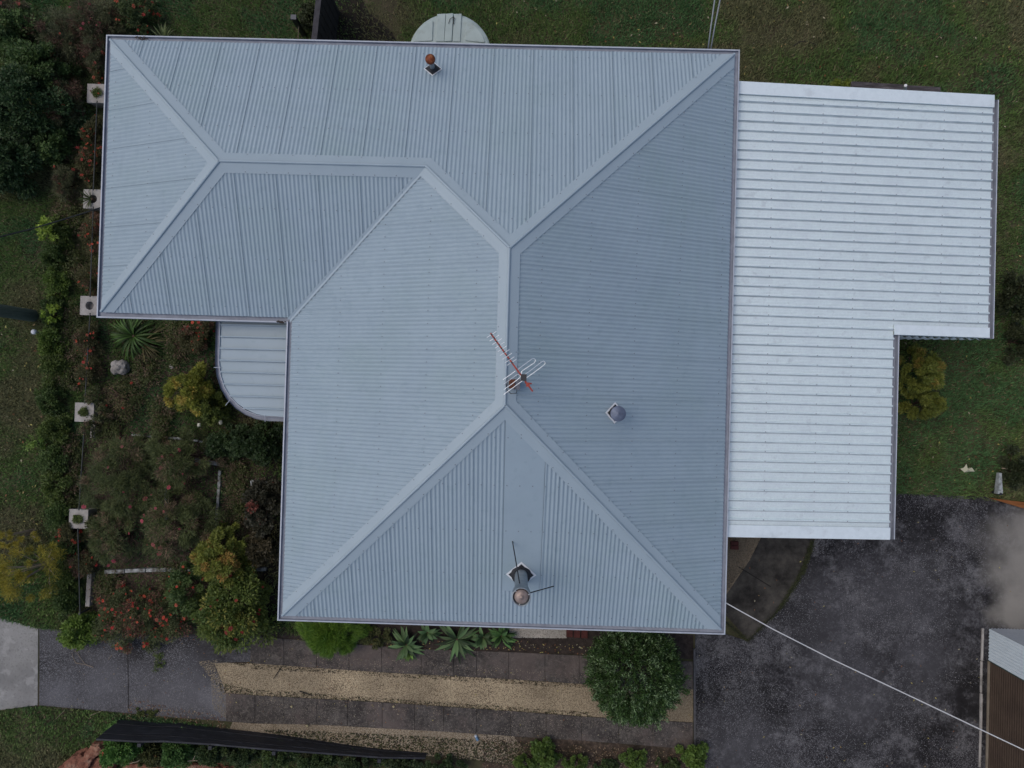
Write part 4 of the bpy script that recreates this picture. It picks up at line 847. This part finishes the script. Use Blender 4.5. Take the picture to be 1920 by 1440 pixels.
# shrubs behind the wall and along the bottom edge
for (x,y,a,b_,h,c0,c1,nf,lb) in ((225,1402,38,36,.8,(.024,.060,.014),(.055,.115,.024),5,'bright green shrub with round red flowers at the left end of the dark wall'),(330,1408,34,34,.8,(.022,.052,.014),(.050,.095,.024),0,'bright green shrub with pale twigs beside it behind the dark wall'),
      (275,1418,30,24,.5,(.028,.036,.014),(.05,.055,.02),3,'sparse shrub with a red flower between two bright green shrubs'),(395,1410,36,26,.6,(.016,.030,.012),(.036,.054,.018),0,'dull green shrub behind the dark wall, third from its left end'),(450,1416,38,24,.6,(.014,.028,.012),(.034,.050,.018),0,'dark olive shrub behind the middle of the dark wall'),
      (520,1418,40,22,.6,(.018,.034,.012),(.038,.058,.018),0,'olive green shrub at the bottom edge below the gravel edge left end'),(590,1428,42,20,.5,(.020,.036,.014),(.040,.060,.020),0,'low grassy shrub at the bottom edge below the gravel edge middle'),(670,1432,42,18,.5,(.018,.032,.014),(.036,.052,.020),0,'dark low shrub along the bottom edge right of the grassy one'),
      (750,1436,40,14,.4,(.014,.026,.012),(.030,.042,.018),0,'dark low shrub at the bottom edge near the right end of the wall'),(830,1438,44,14,.5,(.014,.028,.012),(.032,.048,.018),0,'dark low shrub beyond the right end of the wall'),
      (1022,1420,28,26,.6,(.030,.056,.013),(.066,.104,.022),0,'lime green bush at the bottom edge, leftmost of the lime ones'),(1078,1430,30,14,.5,(.028,.050,.012),(.062,.096,.022),0,'low lime green bush right of the tallest lime one'),(985,1432,26,14,.4,(.028,.050,.012),(.062,.096,.022),0,'low lime green bush left of the tallest lime one'),
      (1135,1436,26,10,.4,(.018,.034,.014),(.036,.055,.018),0,'dark green low bush in the middle of the lime bushes'),(1190,1426,26,18,.5,(.030,.056,.013),(.066,.104,.022),0,'lime green bush below the ball shrub'),(1302,1422,24,28,.6,(.030,.058,.013),(.068,.108,.022),0,'lime green bush at the corner of the dark yard'),(1255,1438,26,10,.4,(.02,.036,.014),(.045,.065,.02),0,'dark green low bush left of the yard corner bush')):
    bush('border_shrub',lb,'shrub',x,y,a,b_,h,int(75*a*b_/24+600),(.055,.042),c0,c1,nc=32,clr=.32,fl=nf,flc=[(.55,.08,.05)],fls=.04,group='shrubs along the bottom border')
for (x,y,a,b_,h,lb) in ((1915,560,34,50,1.0,'dark bush cut by the right edge of the view'),(1915,640,26,34,.7,'dark bush at the right edge below the larger one'),(1912,880,26,40,.7,'dark shrub behind the peeling white post'),(585,30,26,26,.8,'dark shrub beside the dark side fence')):
    bush('dark_shrub',lb,'shrub',x,y,a,b_,h,2600,(.07,.04),(.012,.018,.008),(.03,.036,.016),nc=30,clr=.3)
bush('weed_clump','yellow-green weeds beside the weathered timber sleepers','weed',1578,158,26,12,.2,700,(.05,.03),(.05,.075,.015),(.10,.12,.02),nc=18,clr=.4,stems=0)
bush('weed_clump','green weeds growing along the lower edge of the dark driveway','weed',265,1335,34,10,.12,700,(.05,.02),(.03,.045,.015),(.06,.07,.02),nc=18,clr=.4,stems=0)
bush('weed_clump','small weed growing in the driveway joint','weed',298,1240,12,26,.08,260,(.04,.02),(.03,.05,.015),(.06,.08,.02),nc=14,clr=.4,stems=0)
# ------------------------------------------------------------------ front fence: pillars, pipe rails, edging
CONC = noisemat('weathered_concrete', [(.3,(.23,.22,.205)),(.7,(.40,.385,.365))], 5, 9, rough=.9, bump=.2, bscale=50, layers=((2.5,.5,.62,(.09,.085,.075),.55),))
WHITEC = noisemat('flaking_white_edging', [(.38,(.09,.085,.075)),(.58,(.28,.30,.30)),(.72,(.44,.46,.47))], 7, 9, rough=.85)
PIPE = mat('dark_pipe_rail', (.03,.035,.035), .6)
pil = [(181,175,'partly hidden by the roof edge, uppermost one'),(174,373,'second from the top with a spiky plant on it'),(168,573,'third from the top, crumbled and overgrown'),(158,773,'with a round mossy plant in its hole, left of the bare bush'),(147,973,'lowest one, half hidden by needle bush')]
for i,(x,y,lb) in enumerate(pil):
    hgt = .38; c = P(x,y,hgt); hw = .225; root = thing('planter_pillar', 'square pale concrete block pillar '+lb, 'pillar', (c[0],c[1],0), 'planter pillars of the front fence')
    mb = MB(); n = 24; ring_ = [(c[0]+.1*math.cos(6.283*k/n), c[1]+.1*math.sin(6.283*k/n)) for k in range(n)]
    def sq(k, h_):
        a = 6.283*k/n; m_ = max(abs(math.cos(a)),abs(math.sin(a))); return (c[0]+h_*math.cos(a)/m_, c[1]+h_*math.sin(a)/m_)
    vs_ = []
    for k in range(n): vs_ += [(*ring_[k],hgt-.15),(*ring_[k],hgt),(*sq(k,hw),hgt),(*sq(k,hw),hgt-.06),(*sq(k,hw-.02),hgt-.06),(*sq(k,hw-.02),0)]
    fs = [(6*k+j, 6*((k+1)%n)+j, 6*((k+1)%n)+j+1, 6*k+j+1) for k in range(n) for j in range(5)]+[tuple(6*k for k in range(n))]
    mb.add(vs_, fs); mb.build('pillar_block', CONC, root)
    if i in (0,3,4): bush('pillar_plant', ['small red-flowered plant on the uppermost pillar','','','round mossy green plant filling the pillar hole','green plant on the lowest pillar'][i], 'plant', x,y,11,10,.12,500,(.03,.016),(.03,.045,.012),(.07,.09,.025),nc=16,clr=.5,base=hgt-.03,stems=0,fromz=3.2,fl=4 if i==0 else 0,flc=RED)
    if i == 1: rosette('pillar_plant','spiky thin-leaved plant on the second pillar','plant',x-2,y,24,34,(.04,.065,.02),(.08,.11,.035),h=.3,wid=.008,arch=.3,base=hgt-.05,fromz=1.3,sector=(1.6,4.8))
    if i:
        x0_, y0_, _ = pil[i-1]; q0, q1 = P(x0_+1,y0_+14,.45), P(x+1,y-16,.45)
        root = thing('fence_rail', ['dark pipe fence rail between the two upper pillars','dark pipe fence rail between the second and third pillars','dark pipe fence rail between the third pillar and the mossy planter pillar','dark pipe fence rail below the mossy planter pillar'][i-1], 'fence', ((q0+q1)/2)*[1,1,0], 'pipe rails of the front fence')
        MB().tube([q0,q1], .013, 8).build('rail_pipe', PIPE, root)
q0, q1 = P(146,990,.45), P(150,1150,.45); root = thing('fence_rail','dark pipe fence rail from the lowest pillar to the driveway shrub','fence',((q0+q1)/2)*[1,1,0],'pipe rails of the front fence')
MB().tube([q0,q1], .013, 8).build('rail_pipe', PIPE, root)
MB().tube([q1-(0,0,.45),q1+(0,0,.03)], .025, 8).build('end_post', PIPE, root)
def edging(label, pts, wd=.10, hgt=.12, m=WHITEC, name='edging_block'):
    q = [P(a,b_,hgt) for a,b_ in pts]; mb = MB()
    for a, b_ in zip(q[:-1], q[1:]):
        d = b_-a; L = np.linalg.norm(d); d /= L; s_ = np.array([-d[1],d[0],0])*wd/2; n_ = max(1,int(L/.45))
        for k in range(n_):
            u0, u1 = a+d*(L*k/n_+.006), a+d*(L*(k+1)/n_-.006); j = rnd.uniform(-.008,.008); off = s_/wd*j*2
            mb.prism([u0-s_+off,u1-s_+off,u1+s_+off,u0+s_+off], -.02, hgt+rnd.uniform(-.012,.012))
    o = mb.build(name, m); bv = o.modifiers.new('b','BEVEL'); bv.width = .012; bv.segments = 2; tag(o, label, 'edging'); return o
edging('long white painted garden edging running level above the red flower bush', [(195,1072),(350,1068),(498,1067)], .09)
edging('thin pale edging line below the planter pillar crossing the garden', [(245,815),(330,822),(415,833)], .05, .06)
edging('short white edging with a dark gap beneath, left of the very dark shrub', [(364,864),(415,870)], .10)
edging('broken white edging running up and down beside the needle bushes', [(311,912),(311,975)], .07, .1)
edging('faint white edging running up and down right of the needle bushes', [(411,880),(405,990)], .07, .1)
edging('small corner of thin white edging against the reddish dark shrub', [(472,925),(470,901),(506,905)], .04, .1)
edging('short white edging stub at the right end of the long edging', [(464,1040),(464,1062)], .09)
edging('pale kerb beside the fence rail below the planter pillar', [(175,795),(173,822)], .11, .15, CONC)
edging('pale kerb beside the fence rail near the driveway', [(168,1075),(164,1138)], .11, .15, CONC)
o = MB().prism(PP([(173,1180),(192,1176),(194,1186),(174,1189)],.2), 0, .2).build('meter_box', WHITEC); tag(o, 'small white box at the foot of the red flower bush', 'box')
# carved stone
st_ = P(220,688,.3); sb = bpy.data.meshes.new('garden_stone'); import bmesh
bm = bmesh.new()
for (dx,dy,dz,r_) in ((-.09,.06,.2,.11),(-.09,-.08,.2,.11),(.06,.05,.22,.12),(.07,-.07,.2,.12),(0,0,.1,.17),(.02,0,.3,.08)):
    bmesh.ops.create_icosphere(bm, subdivisions=3, radius=r_, matrix=Matrix.Translation((st_[0]+dx,st_[1]+dy,dz)))
bm.to_mesh(sb); bm.free(); so = bpy.data.objects.new('garden_stone', sb); COL.objects.link(so); sb.materials.append(CONC)
rm = so.modifiers.new('r','REMESH'); rm.mode = 'VOXEL'; rm.voxel_size = .018; tx = bpy.data.textures.new('t','CLOUDS'); tx.noise_scale = .12
dm = so.modifiers.new('d','DISPLACE'); dm.texture = tx; dm.strength = .07
tag(so, 'lumpy carved grey stone ornament below the large strap-leaved plant', 'stone')
def pebble(x,y,r_,lab,m,nm='stone',cat='stone'):
    c = P(x,y,.05); bm = bmesh.new(); bmesh.ops.create_icosphere(bm, subdivisions=2, radius=r_)
    for v in bm.verts: v.co *= 1+rnd.uniform(-.14,.14); v.co.z *= .6
    me = bpy.data.meshes.new(nm); bm.to_mesh(me); bm.free(); me.materials.append(m); me.polygons.foreach_set('use_smooth',[True]*len(me.polygons))
    o = bpy.data.objects.new(nm, me); COL.objects.link(o); o.location = tuple(c); return tag(o, lab, cat)
pebble(322,687,.06,'small grey stone on the grass left of the awning',CONC)
WF = mat('white_flower',(.6,.62,.55),.6)
pebble(373,797,.05,'round white bloom below the golden shrub, left of the pair',WF,'flower_head','flower'); pebble(414,792,.055,'round white bloom below the golden shrub, right of the pair',WF,'flower_head','flower')
pebble(472,840,.06,'round salmon pink bloom on the very dark shrub',mat('salmon',(.45,.17,.11),.6),'flower_head','flower')
pebble(222,821,.06,'round pink bloom at the left end of the thin pale edging',mat('pinkbloom',(.45,.06,.09),.6),'flower_head','flower')
pebble(403,836,.06,'round pink bloom at the right end of the thin pale edging',mat('pinkbloom2',(.42,.08,.09),.6),'flower_head','flower')
for (x,y,lb) in ((547,1325,'pale yellowish lump on the lower wheel strip, left one'),(576,1361,'pale yellowish lump in the gravel edge'),(738,1325,'pale yellowish lump on the lower wheel strip, middle one')): pebble(x,y,.03,lb,mat('fallen_fruit',(.32,.28,.16),.8),'fallen_fruit','fruit')
can = thing('drink_can','crushed blue and white can at the edge of the lower gravel','can',P(893,1383,.02)); ca_ = P(891,1378,.035); cb_ = P(896,1388,.035)
MB().tube([ca_,ca_*.7+cb_*.3],.033,12).build('can_end',SILVER,can); MB().tube([ca_*.7+cb_*.3,cb_],.034,12).build('can_side',mat('blue_print',(.10,.19,.30),.4),can)
# twigs
def twig(label, pts, r_=.008, m=TWIGM, z=.03):
    o = MB().tube([P(a,b_,z+rnd.uniform(0,.02)) for a,b_ in pts], [r_*(1-.6*i/len(pts)) for i in range(len(pts))], 6).build('twig', m); tag(o, label, 'twig')
twig('long forked pale twig on the dark driveway', [(175,1251),(160,1246),(142,1243),(136,1230),(135,1222)]); twig('thin twig curving up to meet the long forked one', [(160,1246),(150,1232),(143,1222),(137,1219)], .006)
twig('short pale twig on the driveway right of the forked one',[(203,1237),(210,1228)],.006); twig('bare stick on the grass below the driveway, left one',[(104,1349),(121,1332)],.006); twig('bare stick on the grass below the driveway, right one',[(169,1342),(192,1332)],.006)
DT = mat('dark_twig',(.02,.017,.015),.9)
twig('dark stick standing out of the upper gravel strip near its left end',[(513,1272),(526,1253)],.009,DT); twig('dark twig lying across the top of the gravel strip',[(543,1259),(562,1254)],.008,DT); twig('dark bark strip at the bottom of the gravel strip',[(562,1296),(574,1300),(586,1305)],.014,DT)
twig('pale branching twig beside the second bright green shrub behind the wall',[(352,1427),(366,1426),(385,1428),(400,1424)],.012,TWIGM,.5); twig('pale twig arching above the branching twig',[(362,1425),(368,1412),(380,1410)],.01,TWIGM,.5); twig('pale bent branch right of the first bright green shrub',[(240,1432),(258,1428),(275,1414)],.012,TWIGM,.4)
twig('dark bare branch fallen on the grass above the carport',[(1488,86),(1500,78),(1515,77),(1530,84)],.012,DT)
rag = MB(); c = P(1812,881,.06); rs = [(-.14,.02),(-.08,.05),(-.03,.15),(.03,.04),(.12,.06),(.17,-.03),(.05,-.05),(-.06,-.06)]
rag.add([(c[0]+a,c[1]+b_,.05+.03*((i*7)%3)) for i,(a,b_) in enumerate(rs)]+[(c[0],c[1],.12)], [(i,(i+1)%8,8) for i in range(8)]); tag(rag.build('crumpled_paper', mat('cream_paper',(.42,.42,.30),.8)), 'crumpled cream paper on the grass left of the peeling white post', 'paper')
# ------------------------------------------------------------------ bigger yard objects
DWOOD = noisemat('black_stained_boards', [(.3,(.010,.011,.015)),(.6,(.022,.024,.031)),(.8,(.05,.053,.065))], 3, 10, rough=.6, spec=.4, bump=.3, bscale=20, stretch=(.6,6,6), layers=((4,.56,.66,(.075,.08,.095),.5),))
fb = [(225,1348),(300,1354),(340,1355),(420,1365),(532,1378),(660,1397),(717,1404),(800,1411)]; fh = [.95,.90,.86,.74,.66,.42,.36,.22]
wall = thing('timber_wall','low black stained board retaining wall running along the bottom of the gravel edge','retaining wall',P(500,1375,0))
fp_ = [P(a,b_,0) for a,b_ in fb]
for nb in range(4):
    mb = MB()
    for i in range(len(fp_)-1):
        a, b_ = fp_[i], fp_[i+1]; d = unit(b_-a); s_ = np.array([d[1],-d[0],0])
        for (za,zb) in ((nb/4,(nb+1)/4),):
            z00,z01,z10,z11 = fh[i]*za+.006,fh[i]*zb-.004,fh[i+1]*za+.006,fh[i+1]*zb-.004; t0 = s_*(.0+.006*(nb%2)); t1 = s_*.045
            v = [a+t0+(0,0,z00),b_+t0+(0,0,z10),b_+t0+(0,0,z11),a+t0+(0,0,z01),a+t1+(0,0,z00),b_+t1+(0,0,z10),b_+t1+(0,0,z11),a+t1+(0,0,z01)]
            mb.add(v,[(0,1,2,3),(7,6,5,4),(3,2,6,7),(0,4,5,1),(1,5,6,2),(4,0,3,7)])
    mb.build('board', DWOOD, wall)
for i in (1,3,4,6):
    a = fp_[i]; MB().box((a[0]-.04,a[1]-.13,0),(a[0]+.04,a[1]-.05,fh[i]+.03)).build('post', DWOOD, wall)
# side fence running up out of the view
sf = thing('side_fence','dark paling fence running from the wing up out of the top edge','fence',P(598,60,0)*[1,1,0])
SFM = noisemat('grey_paling', [(.3,(.012,.011,.012)),(.7,(.035,.032,.034))], 6, 8, rough=.9); CAPW = noisemat('grey_fence_cap', [(.3,(.035,.034,.040)),(.7,(.065,.063,.072))], 8, 6, rough=.9)
q0, q1 = P(590,70,1.5), P(602,-40,1.5); d = unit(q1-q0); s_ = np.array([-d[1],d[0],0])
y_ = 0; L = np.linalg.norm(q1-q0); mb = MB(); k = 0
q0 = q0-d*.6
L += .6
while k*.105 < L:
    a = q0+d*(k*.105); b_ = q0+d*(k*.105+.1); o_ = s_*.008*(k%2); mb.prism([a-s_*.02+o_,b_-s_*.02+o_,b_-s_*.002+o_,a-s_*.002+o_], 0, 1.42+.02*((k*5)%3)); k += 1
mb.build('palings', SFM, sf)
for z in (.35,1.1): MB().prism([q0+s_*.01,q0+d*L+s_*.01,q0+d*L+s_*.05,q0+s_*.05], z, z+.07).build('rail', SFM, sf)
MB().prism([q0-s_*.05,q0+d*L-s_*.05,q0+d*L+s_*.07,q0+s_*.07], 1.47, 1.5).build('cap_rail', CAPW, sf)
lp_ = P(551,33,.8); gl = thing('letter_post','dark square post with a grey cap and a thin cream stake above the wing roof','post',(lp_[0],lp_[1],0))
MB().box((lp_[0]-.05,lp_[1]-.05,0),(lp_[0]+.05,lp_[1]+.05,.8)).build('post', BLACKP, gl); MB().box((lp_[0]-.065,lp_[1]-.055,.8),(lp_[0]+.06,lp_[1]+.055,.83)).build('post_cap', mat('grey_cap',(.10,.105,.12),.7), gl)
MB().tube([P(560,50,.5),P(559,78,.1)], .012, 6).build('stake', mat('cream_stake',(.25,.21,.15),.8), gl)
# rain water tank
tz = 1.95; tc_ = P(843,101,tz); tr0 = 79*(H-tz)/FPX
TANK = noisemat('pale_green_tank', [(.3,(.30,.37,.365)),(.7,(.37,.445,.44))], 3, 7, rough=.5, layers=((2.5,.5,.64,(.17,.19,.16),.45),(12,.6,.7,(.14,.155,.13),.3)))
tank = thing('water_tank','round pale green rainwater tank half hidden under the upper eave','water tank',(tc_[0],tc_[1],0))
pr = [(tr0,0)]
for k in range(12): pr += [(tr0,k*.15+.02),(tr0-.02,k*.15+.05),(tr0-.02,k*.15+.10),(tr0,k*.15+.13)]
pr += [(tr0,tz-.09),(tr0-.015,tz-.03),(tr0-.06,tz-.004),(tr0-.09,tz),(0,tz+.012)]
MB().lathe((tc_[0],tc_[1],0), pr, 64).build('tank_shell', TANK, tank, smooth=False)
def tp(x,y,z=tz+.01): return P(760+x/11.294, 10+y/11.294, z)
mb = MB()
for (xa0,xb0,xa1,xb1,hh) in ((675,860,640,825,.03),(868,1020,830,985,.045),(1035,1195,1000,1165,.03)):
    a,b_,c,d = tp(xa0,150+40),tp(xb0,140+40),tp(xb1,775),tp(xa1,775); mb.prism([a,b_,c,d], tz-.01, tz+hh)
o = mb.build('lid_rib', TANK, tank); bv = o.modifiers.new('b','BEVEL'); bv.width = .012; bv.segments = 2
for pts in ([(170,765),(230,660),(330,500),(440,390),(540,320),(590,340),(578,740),(555,760),(200,782)],[(1275,345),(1340,325),(1440,390),(1560,520),(1650,660),(1690,770),(1660,795),(1275,755),(1262,730)]):
    mb = MB(); mb.prism([tp(*q) for q in pts], tz-.01, tz+.028); o = mb.build('lid_panel', TANK, tank); bv = o.modifiers.new('b','BEVEL'); bv.width = .014; bv.segments = 2
tw = MB(); tw.tube([tp(915,385,tz+.06),tp(945,290,tz+.07),tp(1020,240,tz+.07),tp(1050,285,tz+.06)], .006, 5); tw.tube([tp(1020,240,tz+.06),tp(1030,330,tz+.06),tp(1018,400,tz+.05)], .008, 5); tag(tw.build('twig', DT), 'dark forked twig lying on the tank lid', 'twig')
# weathered sleepers above the carport
SLP = noisemat('weathered_sleeper', [(.3,(.030,.026,.028)),(.55,(.075,.068,.072)),(.75,(.19,.18,.19))], 4, 10, rough=.9, bump=.5, bscale=30, stretch=(1,7,7))
for pts, lb in (([(1597,152),(1694,158),(1694,174),(1596,170)],'long weathered grey timber sleeper along the upper carport edge'),([(1699,159),(1764,163),(1764,176),(1699,174)],'shorter weathered timber sleeper right of the white pipe')):
    o = MB().prism(PP(pts,.2), 0, .2).build('timber_sleeper', SLP); bv = o.modifiers.new('b','BEVEL'); bv.width = .01; tag(o, lb, 'timber sleeper')
tag(MB().tube([P(1698,160,.6),P(1695,176,.15)], .035, 10).build('white_pipe', mat('white_pvc',(.6,.62,.64),.5)), 'short white pipe standing between the two sleepers', 'pipe')
# peeling white post, orange board
PEEL = noisemat('peeling_white_paint', [(.35,(.10,.095,.085)),(.5,(.30,.33,.33)),(.7,(.42,.45,.46))], 7, 9, rough=.8)
a, b_ = P(1876,887,.35), P(1876,926,.28); d = unit(b_-a); s_ = np.array([-d[1],d[0],0])*.058
po = MB(); po.add([a-s_*.5-(0,0,.1),a+s_*.5-(0,0,.1),a+s_*.5,a-s_*.5, b_-s_-(0,0,.14),b_+s_-(0,0,.14),b_+s_,b_-s_],[(0,1,2,3),(7,6,5,4),(3,2,6,7),(0,4,5,1),(1,5,6,2),(4,0,3,7)])
ppt = thing('fallen_post','peeling white tapered post lying above the yard at the right edge','post',a*[1,1,0]); po.build('post_shaft', PEEL, ppt); MB().tube([(b_[0],b_[1],.3),(b_[0],b_[1],0)],.03,8).build('support_peg', BLACKP, ppt)
tag(MB().tube([P(1878,878,.3),P(1895,879,.32),P(1925,881,.3)], .014, 6).build('pale_stick', TWIGM), 'thin pale stick just above the peeling post', 'twig')
OR = noisemat('orange_stained_board', [(.3,(.13,.045,.012)),(.7,(.26,.10,.03))], 4, 8, rough=.8, stretch=(1,6,1))
o = MB().prism(PP([(1856,934),(1990,950),(1990,968),(1915,952)],.12), 0.03, .12).build('timber_board', OR); tag(o, 'orange-brown timber board at the upper right corner of the yard', 'board')
# red rocks lower left
ROCK = noisemat('red_rock', [(.3,(.10,.040,.026)),(.5,(.20,.085,.055)),(.72,(.30,.20,.14))], 4, 10, rough=.9, bump=.4, bscale=20)
def rock(pts, hgt, lb):
    q = PP(pts, hgt); c = sum(q)/len(q); bm = bmesh.new(); n = len(q); T = [bm.verts.new((p[0],p[1],hgt*rnd.uniform(.75,1.0))) for p in q]; Bv = [bm.verts.new((p[0]+(p[0]-c[0])*.12,p[1]+(p[1]-c[1])*.12,-.03)) for p in q]
    tv = bm.verts.new((c[0],c[1],hgt*1.08))
    for i in range(n): bm.faces.new((T[i],T[(i+1)%n],tv)); bm.faces.new((Bv[i],Bv[(i+1)%n],T[(i+1)%n],T[i]))
    bmesh.ops.recalc_face_normals(bm, faces=bm.faces); me = bpy.data.meshes.new('red_rock'); bm.to_mesh(me); bm.free(); me.materials.append(ROCK); o = bpy.data.objects.new('red_rock', me); COL.objects.link(o)
    sb_ = o.modifiers.new('s','SUBSURF'); sb_.subdivision_type = 'SIMPLE'; sb_.levels = sb_.render_levels = 4; dm = o.modifiers.new('d','DISPLACE'); dm.texture = tx; dm.strength = .10; tag(o, lb, 'rock')
rock([(103,1446),(133,1420),(150,1414),(156,1425),(146,1450),(110,1460)], .3, 'brownish red rock at the bottom edge, left one')
rock([(146,1440),(150,1424),(165,1402),(185,1402),(192,1412),(172,1424),(158,1450)], .35, 'pink-red rock between the grass and the bright green shrub')
rock([(160,1450),(170,1428),(200,1414),(212,1430),(205,1455)], .25, 'flat red rock against the bright green shrub')
rock([(228,1450),(240,1434),(330,1438),(380,1434),(430,1446),(420,1460),(230,1460)], .15, 'long reddish rock slab under the shrubs at the bottom edge')
# utility pole and riser
POLE = noisemat('grey_green_pole', [(.3,(.060,.085,.070)),(.7,(.105,.135,.112))], 5, 8, rough=.85, stretch=(8,8,1))
pc_ = P(62,592,0); up_ = thing('utility_pole','grey-green timber utility pole rising out of the lawn at the left edge','utility pole',pc_)
MB().tube([pc_-(0,0,.1),pc_+(0,0,8.2)], [.15,.12], 20).build('pole_shaft', POLE, up_); MB().box(pc_+(-.06,-1.0,7.6),pc_+(.06,1.0,7.72)).build('crossarm', POLE, up_)
rp = P(86,625,0); rs_ = thing('capped_riser','small white capped pipe riser on the lawn below the utility pole','pipe',rp)
MB().tube([rp,rp+(0,0,.42)],.028,10).build('riser_pipe', mat('pale_riser',(.38,.37,.34),.6), rs_); MB().lathe(rp+(0,0,.42),[(.03,-.05),(.058,-.04),(.06,.02),(.035,.05),(0,.055)],16).build('riser_cap', mat('white_cap',(.62,.66,.70),.5), rs_, smooth=True)
# cables
def cable(name, label, pts, rad, m, group=None):
    o = MB().tube([P(x,y,z) for x,y,z in pts], rad, 7).build(name, m, smooth=True); tag(o, label, 'cable', group)
CW_ = mat('white_cable',(.55,.56,.57),.5); CB_ = mat('black_cable',(.012,.014,.014),.6)
cable('service_cable','white service cable running from the house corner across the dark yard', [(1350,1128,E-.1),(1362,1131,E-.08),(1450,1180,3.3),(1560,1236,3.45),(1700,1302,3.7),(1820,1359,3.9),(1930,1411,4.1),(2100,1493,4.6)], .0105, CW_)
cable('service_cable','thin white cable above the roof right corner, left of the pair', [(1327,96,E-.1),(1333,50,3.5),(1340,0,3.8),(1346,-50,4.1)], .014, mat('grey_cable',(.30,.32,.33),.6)); cable('service_cable','thin white cable above the roof right corner, right of the pair', [(1332,96,E-.1),(1341,45,3.5),(1350,0,3.8),(1359,-50,4.1)], .014, bpy.data.materials['grey_cable'])
cable('black_cable','dark overhead cable slanting from the wing gutter over the hedge to the left edge', [(195,387,E-.12),(165,397,3.3),(120,411,3.5),(60,429,3.9),(0,444,4.4),(-60,458,4.9)], .013, CB_)
# shed at the lower right
sx = P(1849,1300,0)[0]; sy = P(1850,1177,0)[1]; shed = thing('shed','white corrugated shed with a brown roller door cut by the lower right corner','shed',(sx+1.5,sy-3,0))
WHC = noisemat('white_corrugated_wall', [(.3,(.56,.64,.69)),(.7,(.64,.72,.77))], 4, 6, rough=.5); DOORM = noisemat('brown_roller_door', [(.3,(.055,.038,.027)),(.7,(.082,.058,.042))], 3, 7, rough=.6, layers=((2,.5,.65,(.05,.034,.026),.6),(9,.63,.7,(.14,.10,.09),.4)))
mb = MB(); prev = None; yd = P(1850,1236,0)[1]
for i in range(int((sy-yd)/.0095)+1):
    y = sy-i*.0095; x = sx+.008*math.cos(2*math.pi*i/8); row = [(x,y,.06),(x,y,2.5)]
    if prev: mb.add(prev+row,[(0,1,3,2)])
    prev = row
mb.build('front_wall', WHC, shed)
mb = MB(); prev = None
for i in range(int(5/.0095)):
    x = sx+.012+i*.0095; y = sy-.004+.008*math.cos(2*math.pi*i/8); row = [(x,y,.0),(x,y,2.5)]
    if prev: mb.add(prev+row,[(0,2,3,1)])
    prev = row
mb.build('side_wall', noisemat('grey_corrugated_wall', [(.3,(.36,.39,.43)),(.7,(.44,.47,.51))], 4, 6, rough=.55), shed)
mb = MB(); prev = None; z = .05; k = 0
while z < 2.3:
    x = sx+.05-.010*abs(math.sin(math.pi*k/8)); row = [(x,yd-.03,z),(x,yd-4.2,z)]
    if prev: mb.add(prev+row,[(0,2,3,1)])
    prev = row; z += .075/8; k += 1
mb.build('roller_door', DOORM, shed)
MB().box((sx+.02,yd-.03,.0),(sx+.08,yd,2.5)).build('door_jamb', mat('green_jamb',(.03,.06,.055),.6), shed)
MB().box((sx+.0,yd-4.4,-.02),(sx+.055,yd-.03,.045)).build('footing', noisemat('buff_footing',[(.3,(.14,.12,.09)),(.7,(.22,.19,.15))],5,6), shed)
MB().box((sx-.02,sy-6,2.5),(sx+5,sy+.05,2.56)).build('roof', ZINCF, shed)
edging('narrow pale kerb along the front of the shed', [(1844,1178),(1842,1240),(1841,1300),(1840,1370),(1838,1440)], .05, .06, CONC)
# brick heap and bricks
BR = noisemat('red_brick', [(.3,(.045,.014,.012)),(.7,(.09,.028,.023))], 12, 6, rough=.9)
for k,(x,y,w_,h_) in enumerate(((1378,1019,15,7),(1378,1027,15,7))):
    q = P(x,y,.1); o = MB(); o.box(q+(-.09,-.045,-.1),q+(.09,.045,.0)); tag(o.build('red_brick', BR), 'red perforated brick by the house corner, '+('upper' if k==0 else 'lower')+' of the two', 'brick')
for (x,y,lb) in ((1068,1186,'red brick under the eave, left one'),(1082,1187,'red brick under the eave, middle one'),(1096,1188,'red brick under the eave, right one')):
    q = P(x,y,.05); o = MB(); o.box(q+(-.075,-.11,-.06),q+(.075,.11,.0)); tag(o.build('red_brick', BR), lb, 'brick')
# moss in the path joint
for i,(a,b_,n_) in enumerate(((( 1462,1141),(1503,1076),900),((1503,1076),(1524,1015),1300),((1403,1202),(1462,1141),350),((1360,1166),(1403,1202),300))):
    r_ = np.random.default_rng(90+i); f = r_.random(n_); q0, q1 = P(*a,.02), P(*b_,.02); pos = q0+(q1-q0)*f[:,None]+r_.normal(0,1,(n_,3))*[.035,.035,0]+[0,0,.01]
    V, F = leaf_quads(pos, unit(r_.normal(0,1,(n_,3))*[1,1,.3]), unit(r_.normal(0,.3,(n_,3))+[0,0,1]), r_.uniform(.015,.04,n_), r_.uniform(.008,.02,n_))
    c = np.array([.028,.034,.010])*r_.uniform(.6,1.7,(n_,1)); tag(np_mesh('moss', V, F, LEAF, None, np.repeat(c,4,axis=0)), 'olive moss growing in the joint between path and yard', 'moss', kind='stuff')
